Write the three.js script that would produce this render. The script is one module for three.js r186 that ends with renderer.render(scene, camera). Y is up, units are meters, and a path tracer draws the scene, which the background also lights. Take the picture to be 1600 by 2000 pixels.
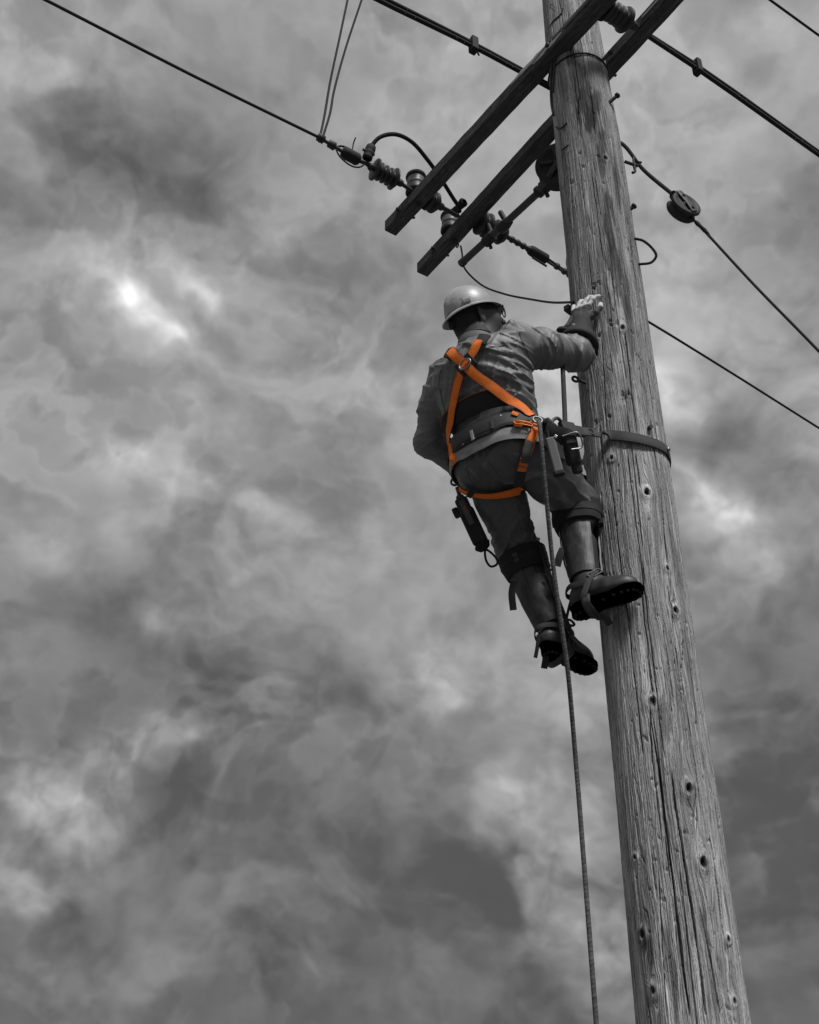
import * as THREE from 'three';
import { mergeGeometries, toCreasedNormals } from 'three/addons/utils/BufferGeometryUtils.js';
import { RoundedBoxGeometry } from 'three/addons/geometries/RoundedBoxGeometry.js';

// ---------------------------------------------------------------- camera, sky, sun, exposure
const scene = new THREE.Scene();
const camera = new THREE.PerspectiveCamera(50.54, 819 / 1024, 0.05, 3000);
camera.position.set(-0.883, 1.6, 3.7);
camera.rotation.set(Math.PI / 6, 0, 0);
const renderer = new THREE.WebGLRenderer({ antialias: true });
renderer.setSize(819, 1024);
renderer.toneMapping = THREE.LinearToneMapping;
renderer.toneMappingExposure = 2.4;
renderer.shadowMap.enabled = true;
document.body.appendChild(renderer.domElement);

const sun = new THREE.DirectionalLight(0xffffff, 1.5);
sun.position.set(2.5, 11.8, 5.2);
sun.target.position.set(-0.3, 4, 0);
sun.castShadow = true;
sun.shadow.radius = 26;
sun.shadow.mapSize.set(2048, 2048);
Object.assign(sun.shadow.camera, { left: -6, right: 6, top: 6, bottom: -6, near: 0.5, far: 30 });
scene.add(sun, sun.target);

// ---------------------------------------------------------------- small tools
const perm = new Uint8Array(512), gx = new Float64Array(256), gy = new Float64Array(256), gz = new Float64Array(256);
{ let q = 991; const r = () => ((q = (Math.imul(q, 1664525) + 1013904223) >>> 0) / 4294967296); for (let i = 0; i < 256; i++) perm[i] = i; for (let i = 255; i > 0; i--) { const j = Math.floor(r() * (i + 1)), t = perm[i]; perm[i] = perm[j]; perm[j] = t; } for (let i = 0; i < 256; i++) { perm[i + 256] = perm[i]; const u = r() * 2 - 1, a = r() * 6.2832, s = Math.sqrt(1 - u * u); gx[i] = s * Math.cos(a) * 1.45; gy[i] = s * Math.sin(a) * 1.45; gz[i] = u * 1.45; } }
function N3(x, y, z) {                             // gradient noise, about -1..1
  const X = Math.floor(x), Y = Math.floor(y), Z = Math.floor(z), fx = x - X, fy = y - Y, fz = z - Z, i = X & 255, j = Y & 255, k = Z & 255;
  const u = fx * fx * fx * (fx * (fx * 6 - 15) + 10), v = fy * fy * fy * (fy * (fy * 6 - 15) + 10), w = fz * fz * fz * (fz * (fz * 6 - 15) + 10);
  const A = perm[i] + j, B = perm[(i + 1) & 255] + j, AA = perm[A & 255] + k, AB = perm[(A + 1) & 255] + k, BA = perm[B & 255] + k, BB = perm[(B + 1) & 255] + k;
  const h0 = perm[AA & 255], h1 = perm[BA & 255], h2 = perm[AB & 255], h3 = perm[BB & 255], h4 = perm[(AA + 1) & 255], h5 = perm[(BA + 1) & 255], h6 = perm[(AB + 1) & 255], h7 = perm[(BB + 1) & 255], ex = fx - 1, ey = fy - 1, ez = fz - 1;
  const n0 = gx[h0] * fx + gy[h0] * fy + gz[h0] * fz, n1 = gx[h1] * ex + gy[h1] * fy + gz[h1] * fz, n2 = gx[h2] * fx + gy[h2] * ey + gz[h2] * fz, n3 = gx[h3] * ex + gy[h3] * ey + gz[h3] * fz;
  const n4 = gx[h4] * fx + gy[h4] * fy + gz[h4] * ez, n5 = gx[h5] * ex + gy[h5] * fy + gz[h5] * ez, n6 = gx[h6] * fx + gy[h6] * ey + gz[h6] * ez, n7 = gx[h7] * ex + gy[h7] * ey + gz[h7] * ez;
  const a = n0 + u * (n1 - n0), b = n2 + u * (n3 - n2), c = n4 + u * (n5 - n4), d = n6 + u * (n7 - n6), e = a + v * (b - a), f = c + v * (d - c);
  return e + w * (f - e);
}
const fbm = (x, y, z, o = 4) => { let s = 0, a = 0.5; for (let i = 0; i < o; i++) { s += a * N3(x, y, z); x = x * 2.03 + 11.3; y = y * 2.03 + 5.7; z = z * 2.03 + 3.1; a *= 0.5; } return s; };
const clamp = THREE.MathUtils.clamp, lerp = THREE.MathUtils.lerp;
const sstep = (a, b, x) => { const t = clamp((x - a) / (b - a), 0, 1); return t * t * (3 - 2 * t); };
const lin = (g) => { const c = clamp(g / 255, 0, 1.5); return c <= 0.04045 ? c / 12.92 : Math.pow((c + 0.055) / 1.055, 2.4); };
let seed = 20231;
const rnd = () => { seed |= 0; seed = (seed + 0x6d2b79f5) | 0; let t = Math.imul(seed ^ (seed >>> 15), 1 | seed); t = (t + Math.imul(t ^ (t >>> 7), 61 | t)) ^ t; return ((t ^ (t >>> 14)) >>> 0) / 4294967296; };
const V = (a, b, c) => (Array.isArray(a) ? new THREE.Vector3(a[0], a[1], a[2]) : new THREE.Vector3(a, b, c));
const add = (a, b, s = 1) => [a[0] + b[0] * s, a[1] + b[1] * s, a[2] + b[2] * s];
const sub = (a, b) => [a[0] - b[0], a[1] - b[1], a[2] - b[2]];
const dot = (a, b) => a[0] * b[0] + a[1] * b[1] + a[2] * b[2];
const cross = (a, b) => [a[1] * b[2] - a[2] * b[1], a[2] * b[0] - a[0] * b[2], a[0] * b[1] - a[1] * b[0]];
const len = (a) => Math.hypot(a[0], a[1], a[2]);
const unit = (a) => { const l = len(a) || 1; return [a[0] / l, a[1] / l, a[2] / l]; };
const mix = (a, b, t) => [lerp(a[0], b[0], t), lerp(a[1], b[1], t), lerp(a[2], b[2], t)];

// ---------------------------------------------------------------- names, things, parts
const taken = {}, origin = new Map();
function numbered(n) { taken[n] = (taken[n] ?? -1) + 1; return taken[n] ? n + '_' + String(taken[n]).padStart(3, '0') : n; }
function thing(name, label, category, base, group) {
  const g = new THREE.Group(); g.name = numbered(name); g.position.set(...base); g.userData = { label, category };
  if (group) g.userData.group = group;
  scene.add(g); origin.set(g, base); return g;
}
function part(name, geo, mat, parent) {           // geometry is given in world metres
  const o = origin.get(parent), g = geo.clone().translate(-o[0], -o[1], -o[2]);
  const m = new THREE.Mesh(g, mat); m.name = name; m.castShadow = m.receiveShadow = true; parent.add(m); origin.set(m, o); return m;
}
const grey = (g, rough = 0.85, extra = {}) => new THREE.MeshPhysicalMaterial({ color: new THREE.Color().setRGB(g, g, g), roughness: rough, ...extra });
const M = {
  iron: grey(0.02, 0.65), steel: grey(0.22, 0.38, { metalness: 0.85 }), chrome: grey(0.42, 0.4, { metalness: 1 }), copper: new THREE.MeshPhysicalMaterial({ color: new THREE.Color().setRGB(0.4, 0.13, 0.045), roughness: 0.45, metalness: 0.8 }), darkSteel: grey(0.07, 0.5, { metalness: 0.5 }),
  cable: grey(0.01, 0.9), wire: grey(0.012, 0.85), porcelain: grey(0.016, 0.5, { clearcoat: 0.15, clearcoatRoughness: 0.5 }), glaze: grey(0.14, 0.45), pinCap: grey(0.03, 0.6),
  black: grey(0.009, 0.8), webDark: grey(0.02, 0.85), webGrey: grey(0.05, 0.85), strapGrey: grey(0.036, 0.8), pad: grey(0.011, 0.9), rubber: grey(0.006, 0.95),
  orange: new THREE.MeshPhysicalMaterial({ color: new THREE.Color().setRGB(0.95, 0.2, 0.012), roughness: 0.75, vertexColors: true }),
  leatherGuard: grey(0.042, 0.5, { vertexColors: true }), label: grey(0.35, 0.7), lightCloth: grey(0.3, 0.9, { vertexColors: true }),
  lens: new THREE.MeshPhysicalMaterial({ color: 0xffffff, roughness: 0.03, transmission: 1, thickness: 0, ior: 1.5 }),
  wood: grey(0.16, 0.8), piping: new THREE.MeshPhysicalMaterial({ color: new THREE.Color().setRGB(0.2, 0.05, 0.02), roughness: 0.8 }),
};

// ---------------------------------------------------------------- geometry tools
function frameMatrix(o, x, y, z) { return new THREE.Matrix4().makeBasis(V(x), V(y), V(z)).setPosition(...o); }
function alongMatrix(a, b) {                      // +y of the shape runs from a to b
  const y = unit(sub(b, a)), ref = Math.abs(y[1]) > 0.9 ? [1, 0, 0] : [0, 1, 0], x = unit(cross(ref, y)), z = cross(x, y);
  return frameMatrix(a, x, y, z);
}
function rod(a, b, r0, r1 = r0, seg = 12, caps = true) { const g = new THREE.CylinderGeometry(r1, r0, len(sub(b, a)), seg, 1, !caps); g.translate(0, len(sub(b, a)) / 2, 0); return g.applyMatrix4(alongMatrix(a, b)); }
function turned(a, b, profile, seg = 28) {        // profile: [distance along 0..1, radius]; lathe from a to b
  const L = len(sub(b, a)); return new THREE.LatheGeometry(profile.map(([t, r]) => new THREE.Vector2(Math.max(r, 0.0004), t * L)), seg).applyMatrix4(alongMatrix(a, b));
}
function tube(points, r, seg = 60, sides = 8, closed = false) { return new THREE.TubeGeometry(new THREE.CatmullRomCurve3(points.map((p) => V(p)), closed, 'centripetal'), seg, r, sides, closed); }
function box(c, sx, sy, sz, x, y, z, r = 0.002) { if (dot(cross(x, y), z) < 0) x = x.map((k) => -k); return new RoundedBoxGeometry(sx, sy, sz, 2, Math.min(r, sx / 2.1, sy / 2.1, sz / 2.1)).applyMatrix4(frameMatrix(c, x, y, z)); }
function ringOf(c, n, R, r, sx = 1, dirX) {       // a metal ring round axis n
  const z = unit(n), x = dirX ? unit(sub(dirX, z.map((k) => k * dot(dirX, z)))) : unit(cross(Math.abs(z[1]) > 0.9 ? [1, 0, 0] : [0, 1, 0], z)), y = cross(z, x);
  return new THREE.TorusGeometry(R, r, 10, 32).scale(sx, 1, 1).applyMatrix4(frameMatrix(c, x, y, z));
}
const merged = (...gs) => mergeGeometries(gs.flat().map((g) => { const q = g.index ? g.toNonIndexed() : g.clone(); for (const k of Object.keys(q.attributes)) if (!['position', 'normal'].includes(k)) q.deleteAttribute(k); return q; }));
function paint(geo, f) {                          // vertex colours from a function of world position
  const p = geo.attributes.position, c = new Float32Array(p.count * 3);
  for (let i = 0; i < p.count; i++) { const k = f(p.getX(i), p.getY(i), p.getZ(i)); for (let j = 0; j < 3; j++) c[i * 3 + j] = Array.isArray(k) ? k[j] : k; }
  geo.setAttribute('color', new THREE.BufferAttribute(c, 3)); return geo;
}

// distance fields
function cone(px, py, pz, a, b, r0, r1) {
  const bx = b[0] - a[0], by = b[1] - a[1], bz = b[2] - a[2], qx = px - a[0], qy = py - a[1], qz = pz - a[2];
  const t = clamp((qx * bx + qy * by + qz * bz) / (bx * bx + by * by + bz * bz), 0, 1);
  return Math.hypot(qx - bx * t, qy - by * t, qz - bz * t) - (r0 + (r1 - r0) * t);
}
const smin = (a, b, k) => { const h = Math.max(k - Math.abs(a - b), 0) / k; return Math.min(a, b) - h * h * k * 0.25; };
const smax = (a, b, k) => -smin(-a, -b, k);
function ell(px, py, pz, F) {                     // ellipsoid: F = {c, x, y, z, r:[3]}
  const d = [px - F.c[0], py - F.c[1], pz - F.c[2]], a = dot(d, F.x) / F.r[0], b = dot(d, F.y) / F.r[1], c = dot(d, F.z) / F.r[2], k = Math.hypot(a, b, c), k2 = Math.hypot(a / F.r[0], b / F.r[1], c / F.r[2]);
  return k < 1e-6 ? -Math.min(...F.r) : k * (k - 1) / k2;
}
function meshField(f, lo, hi, cell) {             // surface nets
  const nx = Math.ceil((hi[0] - lo[0]) / cell) + 2, ny = Math.ceil((hi[1] - lo[1]) / cell) + 2, nz = Math.ceil((hi[2] - lo[2]) / cell) + 2, B = 4;
  const val = new Float32Array(nx * ny * nz), id = (i, j, k) => (k * ny + j) * nx + i, half = B * cell * 0.5, skip = half * 1.75 * 1.6 + cell;
  for (let k0 = 0; k0 < nz; k0 += B) for (let j0 = 0; j0 < ny; j0 += B) for (let i0 = 0; i0 < nx; i0 += B) {
    const c = f(lo[0] + i0 * cell + half, lo[1] + j0 * cell + half, lo[2] + k0 * cell + half), far = Math.abs(c) > skip;
    for (let k = k0; k < Math.min(k0 + B, nz); k++) for (let j = j0; j < Math.min(j0 + B, ny); j++) for (let i = i0; i < Math.min(i0 + B, nx); i++)
      val[id(i, j, k)] = far ? c : f(lo[0] + i * cell, lo[1] + j * cell, lo[2] + k * cell);
  }
  const vid = new Int32Array(nx * ny * nz).fill(-1), pos = [], idx = [];
  for (let k = 0; k < nz - 1; k++) for (let j = 0; j < ny - 1; j++) for (let i = 0; i < nx - 1; i++) {
    let n = 0, sx = 0, sy = 0, sz = 0;
    const v = [val[id(i, j, k)], val[id(i + 1, j, k)], val[id(i, j + 1, k)], val[id(i + 1, j + 1, k)], val[id(i, j, k + 1)], val[id(i + 1, j, k + 1)], val[id(i, j + 1, k + 1)], val[id(i + 1, j + 1, k + 1)]];
    let neg = 0; for (const q of v) if (q < 0) neg++;
    if (!neg || neg === 8) continue;
    for (let e = 0; e < 12; e++) {
      const ax = e >> 2, o = e & 3, a = ax === 0 ? o << 1 : ax === 1 ? (o & 1) | ((o & 2) << 1) : o, b = a | (1 << ax);
      if (v[a] < 0 === v[b] < 0) continue;
      const t = v[a] / (v[a] - v[b]);
      sx += (a & 1) + (ax === 0 ? t : 0); sy += ((a >> 1) & 1) + (ax === 1 ? t : 0); sz += ((a >> 2) & 1) + (ax === 2 ? t : 0); n++;
    }
    vid[id(i, j, k)] = pos.length / 3;
    pos.push(lo[0] + (i + sx / n) * cell, lo[1] + (j + sy / n) * cell, lo[2] + (k + sz / n) * cell);
  }
  const quad = (a, b, c, d, flip) => { if (a < 0 || b < 0 || c < 0 || d < 0) return; flip ? idx.push(a, c, b, a, d, c) : idx.push(a, b, c, a, c, d); };
  for (let k = 1; k < nz - 1; k++) for (let j = 1; j < ny - 1; j++) for (let i = 1; i < nx - 1; i++) {
    const s = val[id(i, j, k)] < 0;
    if (s !== val[id(i + 1, j, k)] < 0) quad(vid[id(i, j - 1, k - 1)], vid[id(i, j, k - 1)], vid[id(i, j, k)], vid[id(i, j - 1, k)], !s);
    if (s !== val[id(i, j + 1, k)] < 0) quad(vid[id(i - 1, j, k - 1)], vid[id(i - 1, j, k)], vid[id(i, j, k)], vid[id(i, j, k - 1)], !s);
    if (s !== val[id(i, j, k + 1)] < 0) quad(vid[id(i - 1, j - 1, k)], vid[id(i, j - 1, k)], vid[id(i, j, k)], vid[id(i - 1, j, k)], !s);
  }
  const g = new THREE.BufferGeometry(); g.setAttribute('position', new THREE.BufferAttribute(new Float32Array(pos), 3)); g.setIndex(idx); g.computeVertexNormals(); return g;
}
const grad = (f, p, e = 0.004) => unit([f(p[0] + e, p[1], p[2]) - f(p[0] - e, p[1], p[2]), f(p[0], p[1] + e, p[2]) - f(p[0], p[1] - e, p[2]), f(p[0], p[1], p[2] + e) - f(p[0], p[1], p[2] - e)]);
function settle(f, p, lift = 0, steps = 4) { for (let i = 0; i < steps; i++) { const d = f(...p) - lift; p = add(p, grad(f, p), -clamp(d, -0.03, 0.03)); } return p; }
// a flat strap along a path; it lies on the field f if one is given, else its face looks along `face`
function ribbon(path, width, thick, { f = null, lift = 0.002, face = [0, 0, 1], step = 0.008, closed = false, twist = null, hug = true } = {}) {
  const curve = new THREE.CatmullRomCurve3(path.map((p) => V(p)), closed, 'centripetal'), n = Math.max(6, Math.round(curve.getLength() / step)), rows = [];
  const C = 4, pts = curve.getSpacedPoints(n).map((p) => p.toArray());
  const w = typeof width === 'function' ? width : () => width;
  const mids = pts.map((p) => (f && hug ? settle(f, p, lift) : p));
  const nor = mids.map((p, i) => (f ? grad(f, p, 0.012) : unit(twist ? twist(i / n, p) : face)));
  for (let i = 0; i <= n; i++) {
    const a = mids[Math.max(i - 1, 0)], b = mids[Math.min(i + 1, n)], t = unit(sub(b, a)); let nn = nor[i]; nn = unit(sub(nn, t.map((k) => k * dot(nn, t))));
    const l = cross(t, nn), inn = [], out = [];
    for (let c = 0; c <= C; c++) {
      let q = add(mids[i], l, w(i / n) * (c / C - 0.5)), m = nn;
      if (f && hug) { const d = f(...q) - lift; q = add(q, nn, -clamp(d, -0.02, 0.02) * 0.9); }
      inn.push(q); out.push(add(q, m, thick * (c === 0 || c === C ? 0.7 : 1)));
    }
    rows.push({ inn, out });
  }
  const pos = [], uv = [], L = curve.getLength(), quad = (a, b, c, d, t = [0, 0, 0, 0, 0, 0, 0, 0]) => { pos.push(...a, ...b, ...c, ...a, ...c, ...d); uv.push(t[0], t[1], t[2], t[3], t[4], t[5], t[0], t[1], t[4], t[5], t[6], t[7]); };
  for (let i = 0; i < n; i++) {
    const r = rows[i], s = rows[i + 1], u0 = (i / n) * L * 10, u1 = ((i + 1) / n) * L * 10;
    for (let c = 0; c < C; c++) { quad(r.out[c], r.out[c + 1], s.out[c + 1], s.out[c], [u0, c / C, u0, (c + 1) / C, u1, (c + 1) / C, u1, c / C]); quad(r.inn[c + 1], r.inn[c], s.inn[c], s.inn[c + 1]); }
    quad(r.inn[0], r.out[0], s.out[0], s.inn[0]); quad(r.out[C], r.inn[C], s.inn[C], s.out[C]);
  }
  for (const [r, fl] of [[rows[0], 0], [rows[n], 1]]) for (let c = 0; c < C; c++) fl ? quad(r.out[c], r.out[c + 1], r.inn[c + 1], r.inn[c]) : quad(r.inn[c], r.inn[c + 1], r.out[c + 1], r.out[c]);
  const g = new THREE.BufferGeometry(); g.setAttribute('position', new THREE.BufferAttribute(new Float32Array(pos), 3)); g.setAttribute('uv', new THREE.BufferAttribute(new Float32Array(uv), 2)); g.computeVertexNormals();
  return toCreasedNormals(g, 0.7);
}
function ropeTexture() {
  const W = 64, H = 64, d = new Uint8Array(W * H * 4);
  for (let y = 0; y < H; y++) for (let x = 0; x < W; x++) { const s = Math.abs(Math.sin(((x / W) * 3 + y / H) * Math.PI)), k = (y * W + x) * 4; d[k] = d[k + 1] = d[k + 2] = 255 * Math.sqrt(s); d[k + 3] = 255; }
  const t = new THREE.DataTexture(d, W, H); t.wrapS = t.wrapT = THREE.RepeatWrapping; t.magFilter = THREE.LinearFilter; t.needsUpdate = true; return t;
}
const strands = ropeTexture();
{ // woven strap: 0.1 m of webbing per tile with dark bound edges, two stitch rows, grime
  const W = 256, H = 64, d = new Uint8Array(W * H * 4), b = new Uint8Array(W * H * 4);
  for (let y = 0; y < H; y++) for (let x = 0; x < W; x++) {
    const v = (y + 0.5) / H, e = Math.min(v, 1 - v), k = (y * W + x) * 4, weave = 0.5 + 0.5 * Math.sin(x * 0.8 + (y % 8 < 4 ? 0 : 3.14)), dirt = fbm((x / W) * 5, v * 4, 3, 3), stitch = Math.abs(e - 0.16) < 0.022 && x % 16 < 10;
    let f = 0.86 + 0.14 * weave + 0.25 * dirt; if (e < 0.065) f *= 0.1; if (stitch) f *= 0.5; if (dirt > 0.22) f *= 0.72;
    const q = 255 * Math.sqrt(clamp(f, 0, 1)); d[k] = d[k + 1] = d[k + 2] = q; d[k + 3] = 255; b[k] = b[k + 1] = b[k + 2] = 255 * clamp(0.4 + 0.4 * weave - (stitch ? 0.4 : 0) - (e < 0.065 ? 0.2 : 0), 0, 1); b[k + 3] = 255;
  }
  const t = (q, s) => { const m = new THREE.DataTexture(q, W, H); m.wrapS = THREE.MirroredRepeatWrapping; m.magFilter = THREE.LinearFilter; if (s) m.colorSpace = THREE.SRGBColorSpace; m.needsUpdate = true; return m; };
  M.orange.map = t(d, true); M.orange.bumpMap = t(b, false); M.orange.bumpScale = 0.001;
  M.strapWeb = grey(0.05, 0.8, { map: M.orange.map, bumpMap: M.orange.bumpMap, bumpScale: 0.001 }); M.beltWeb = grey(0.042, 0.7, { map: M.orange.map, bumpMap: M.orange.bumpMap, bumpScale: 0.001 });
}
function ropeMaterial(g, metres, r) {             // laid rope: bump of three strands
  const b = strands.clone(); b.repeat.set(metres / (r * 5), 1); b.needsUpdate = true;
  const W = 256, d = new Uint8Array(W * 4 * 4); for (let i = 0; i < W * 4; i++) { const v = 190 + 45 * (rnd() - 0.5) * 2; d[i * 4] = d[i * 4 + 1] = d[i * 4 + 2] = v; d[i * 4 + 3] = 255; }
  const c = new THREE.DataTexture(d, W, 4); c.wrapS = c.wrapT = THREE.RepeatWrapping; c.magFilter = THREE.LinearFilter; c.colorSpace = THREE.SRGBColorSpace; c.repeat.set(metres / 1.3, 1); c.needsUpdate = true;
  return new THREE.MeshPhysicalMaterial({ color: new THREE.Color().setRGB(g, g, g), roughness: 0.85, bumpMap: b, bumpScale: r * 0.1, map: c });
}

// ---------------------------------------------------------------- sky: broken overcast. Each cloud mass: azimuth, elevation, half-width, half-height (degrees), tilt, tone
const cloudMasses = [[-118.2, 49.72, 5.14, 3.24, -0.17, 26], [-108.78, 47.45, 6.22, 3.79, -0.35, -36], [-109.4, 45.63, 7.03, 2.97, -0.44, -16], [-117.16, 43.21, 4.33, 1.62, -0.17, -20], [-99.87, 52.83, 7.03, 3.24, -0, -18], [-85.91, 52.25, 7.03, 7.03, -0, 12], [-98.83, 44.97, 5.95, 2.16, 0.35, 22], [-107.91, 39.03, 2.43, 1.08, -0.44, 40], [-106.2, 38.64, 1.62, 0.92, 0.17, 36], [-108.67, 39.55, 1.89, 0.81, -0.52, 18], [-109.12, 40.12, 4.06, 1.62, -0.61, 24], [-104.08, 40.86, 1.68, 0.76, -0.44, 50], [-106.42, 41.58, 3.79, 1.62, -0.35, 22], [-111.68, 36.04, 4.33, 1.89, -0, -12], [-114.22, 37.59, 3.24, 1.62, -0, 10], [-102.49, 35.81, 3.24, 1.08, -0.35, -14], [-107.42, 31.49, 2.97, 0.92, -0.52, 24], [-102.43, 30.48, 5.14, 0.97, -0.31, 26], [-97.43, 29.52, 3.24, 0.81, -0.26, 16], [-105.2, 34.7, 1.62, 0.7, -0.35, 18], [-93.42, 29.69, 1.19, 2.97, -0.09, 26], [-97.33, 28.18, 5.14, 1.08, -0.14, -16], [-111.75, 27.16, 3.52, 1.62, -0, 14], [-106.25, 22.69, 4.6, 1.89, -0.61, -36], [-103.5, 20.61, 2.97, 2.16, -1.05, -30], [-108.35, 19.15, 4.06, 1.89, -0, -14], [-110.93, 23.16, 3.52, 2.16, -0, -18], [-99.41, 24.58, 5.14, 2.97, -0, 20], [-103.32, 23.63, 2.43, 1.08, -0, 24], [-105.2, 23.06, 1.08, 0.49, -0, 22], [-88.84, 22.2, 2.97, 3.24, -0.52, 46], [-88.57, 21.14, 1.35, 1.08, -0, 34], [-92.87, 21.39, 2.43, 4.06, -0, 0], [-94.83, 33.15, 3.24, 4.33, -0, -6], [-90.33, 35.39, 3.24, 3.24, -0, 10], [-103.29, 16.8, 2.7, 0.76, 0.17, 58], [-100.48, 17.98, 4.33, 1.08, 0.26, -6], [-109.72, 14.1, 2.7, 1.62, -0.35, 62], [-108.35, 13.26, 1.62, 1.62, -0, 24], [-109.48, 10.15, 1.89, 1.35, -0, 56], [-106.86, 13.12, 3.24, 3.24, -0, 36], [-108.87, 12.04, 1.19, 1.35, -0, -36], [-95.8, 12.64, 3.79, 1.62, -0.26, -26], [-100.37, 11.53, 5.95, 1.62, -0, -5], [-96.65, 9.49, 3.79, 1.62, -0.17, 22], [-88.68, 12.7, 4.6, 4.6, -0.7, -7], [-90, 8.61, 4.06, 3.24, -0.7, -6], [-87.49, 6.98, 4.06, 3.52, -0.87, -8], [-104.99, 8.78, 6.49, 1.35, 0.09, -9], [-108.13, 7.74, 4.33, 1.62, -0, 0], [-102.34, 6.83, 5.41, 1.35, -0, 24], [-94.45, 5.61, 7.03, 1.62, -0, 2], [-90.5, 7.45, 2.16, 1.62, -0, 18], [-84.6, 15.13, 1.62, 1.89, -0, 52], [-83.76, 11.17, 1.62, 2.43, -0, 50], [-81.29, 13.05, 2.43, 8.65, 0.07, 48], [-80.56, 6.89, 2.43, 4.33, 0.07, 40], [-80.56, 21.67, 4.06, 2.43, -0, 36], [-80.13, 35.52, 1.62, 2.97, -0, 60], [-72.43, 35.69, 2.16, 1.89, -0.35, 54], [-71.37, 33.16, 2.97, 1.62, -0, -30], [-68.32, 36.04, 1.62, 1.62, -0, 22], [-74.52, 30.68, 2.16, 2.43, -0, 12], [-71.71, 28.2, 2, 1.57, -0.61, 84], [-73.23, 29.46, 2.16, 1.62, -0.52, 34], [-66.01, 30.91, 1.62, 4.33, -0, 24], [-70.31, 25.14, 4.87, 1.19, -0, 26], [-70.44, 21.55, 4.33, 2.43, -0, -24], [-68.65, 20.06, 3.24, 1.62, -0, -20], [-71.19, 17.35, 4.33, 1.89, 0.35, 12], [-71.21, 12.99, 4.06, 5.41, -0, -16], [-73.15, 8.47, 4.06, 4.33, -0, -10], [-71.9, 4.93, 4.06, 2.43, -0, -4], [-64.17, 41.04, 4.06, 3.52, -0, -34], [-65.77, 49.74, 5.41, 5.41, -0, 14], [-74.06, 42.67, 5.95, 4.06, -0, 10], [-71.41, 39.18, 4.33, 1.62, -0, 12], [-61.89, 45.91, 3.24, 2.43, -0, -10], [-75.47, 18.23, 1.62, 7.03, 0.14, 26]];
{
  const W = 4096, H = 2048, px = new Float32Array(W * H * 4), R2D = 180 / Math.PI;
  const masses = cloudMasses.map(([a, e, ra, re, rot, amp]) => ({ a, e, ra, re, c: Math.cos(rot), s: Math.sin(rot), amp, ce: Math.cos(e / R2D) }));
  const cell = 6, grid = new Map();                // look masses up by coarse cells
  for (const m of masses) for (let i = Math.floor((m.a - m.ra * 3 / m.ce - 8) / cell); i <= Math.floor((m.a + m.ra * 3 / m.ce + 8) / cell); i++) for (let j = Math.floor((m.e - m.ra * 3 - 8) / cell); j <= Math.floor((m.e + m.ra * 3 + 8) / cell); j++) { const k = i * 1000 + j; if (!grid.has(k)) grid.set(k, []); grid.get(k).push(m); }
  const tone = (az, el) => {                      // brightness of the cloud deck in one direction
    const ce = Math.cos(el), y = Math.sin(el), x = Math.cos(az) * ce, z = Math.sin(az) * ce, E = el * R2D;
    const wx = fbm(x * 5 + 7, y * 6, z * 5, 4), wy = fbm(x * 5, y * 6 + 31, z * 5 + 9, 4);
    const f2x = fbm(x * 19 + 3, y * 22, z * 19, 3), f2y = fbm(x * 19, y * 22 + 5, z * 19 + 17, 3);
    const a = az * R2D + (wx * 3.4 + f2x * 1.5) / Math.max(ce, 0.2), e = E + wy * 3.4 + f2y * 1.5;
    let g = 94 + 54 * sstep(7, 36, E) + 16 * sstep(40, 90, E), crisp = 0;
    const near = grid.get(Math.floor(az * R2D / cell) * 1000 + Math.floor(E / cell));
    if (near) for (const m of near) {
      const da = (a - m.a) * m.ce, de = e - m.e, u = (da * m.c + de * m.s) / m.ra, v = (-da * m.s + de * m.c) / m.re, r2 = u * u + v * v;
      if (r2 < 9) { const k = Math.exp(-r2); g += m.amp * k * (m.amp < 0 ? 0.78 : 0.8); crisp += Math.max(0, m.amp) * k; }
    }
    g += fbm(x * 3.2 + wx * 0.8, y * 4.2 + wy * 0.8, z * 3.2 + 2, 3) * 22;
    if (g < 110) g = 99 + 11 * Math.exp((g - 110) / 11);
    // three decks of broken cloud, each with a ragged fractal outline, softer in some places than in others: pale thin rims, greyer bodies
    const soft = 0.5 + 0.5 * clamp(2 * N3(x * 6 + 3, y * 7, z * 6 + 8), -1, 1);
    for (const [fq, oct, body, rim, ox] of [[5, 7, 19, 5, 1.3], [11, 6, 12, 4, 7.7], [24, 5, 7, 3, 4.1]]) {
      const n = fbm(x * fq + wx * 0.9 + ox, y * fq * 1.2 + wy * 0.9, z * fq + ox * 2, oct), w = 0.12 + 0.2 * soft;
      g += body * (0.5 - sstep(-0.06 - 0.1 * soft, w, n)) + rim * (Math.exp(-(((n + 0.01) / (0.06 + 0.07 * soft)) ** 2)) - 0.4) * (1.3 - soft);
    }
    g += fbm(x * 7.5 + wx, y * 9 + wy, z * 7.5 + 4, 3) * 16 + fbm(x * 28 + f2x, y * 32 + f2y, z * 28, 5) * (12 + crisp * 0.9);
    if (g < 94) g = 86 + 8 * Math.exp((g - 94) / 8);
    return lin(g) / renderer.toneMappingExposure;
  };
  const put = (i, j, L) => { const o = (j * W + i) * 4; px[o] = px[o + 1] = px[o + 2] = L; px[o + 3] = 1; };
  const dirOf = (i, j) => [((i + 0.5) / W - 0.5) * 2 * Math.PI, ((j + 0.5) / H - 0.5) * Math.PI], S = 8;
  for (let j = 0; j < H / 2 - 8; j++) for (let i = 0; i < W; i++) put(i, j, 0.08);
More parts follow.
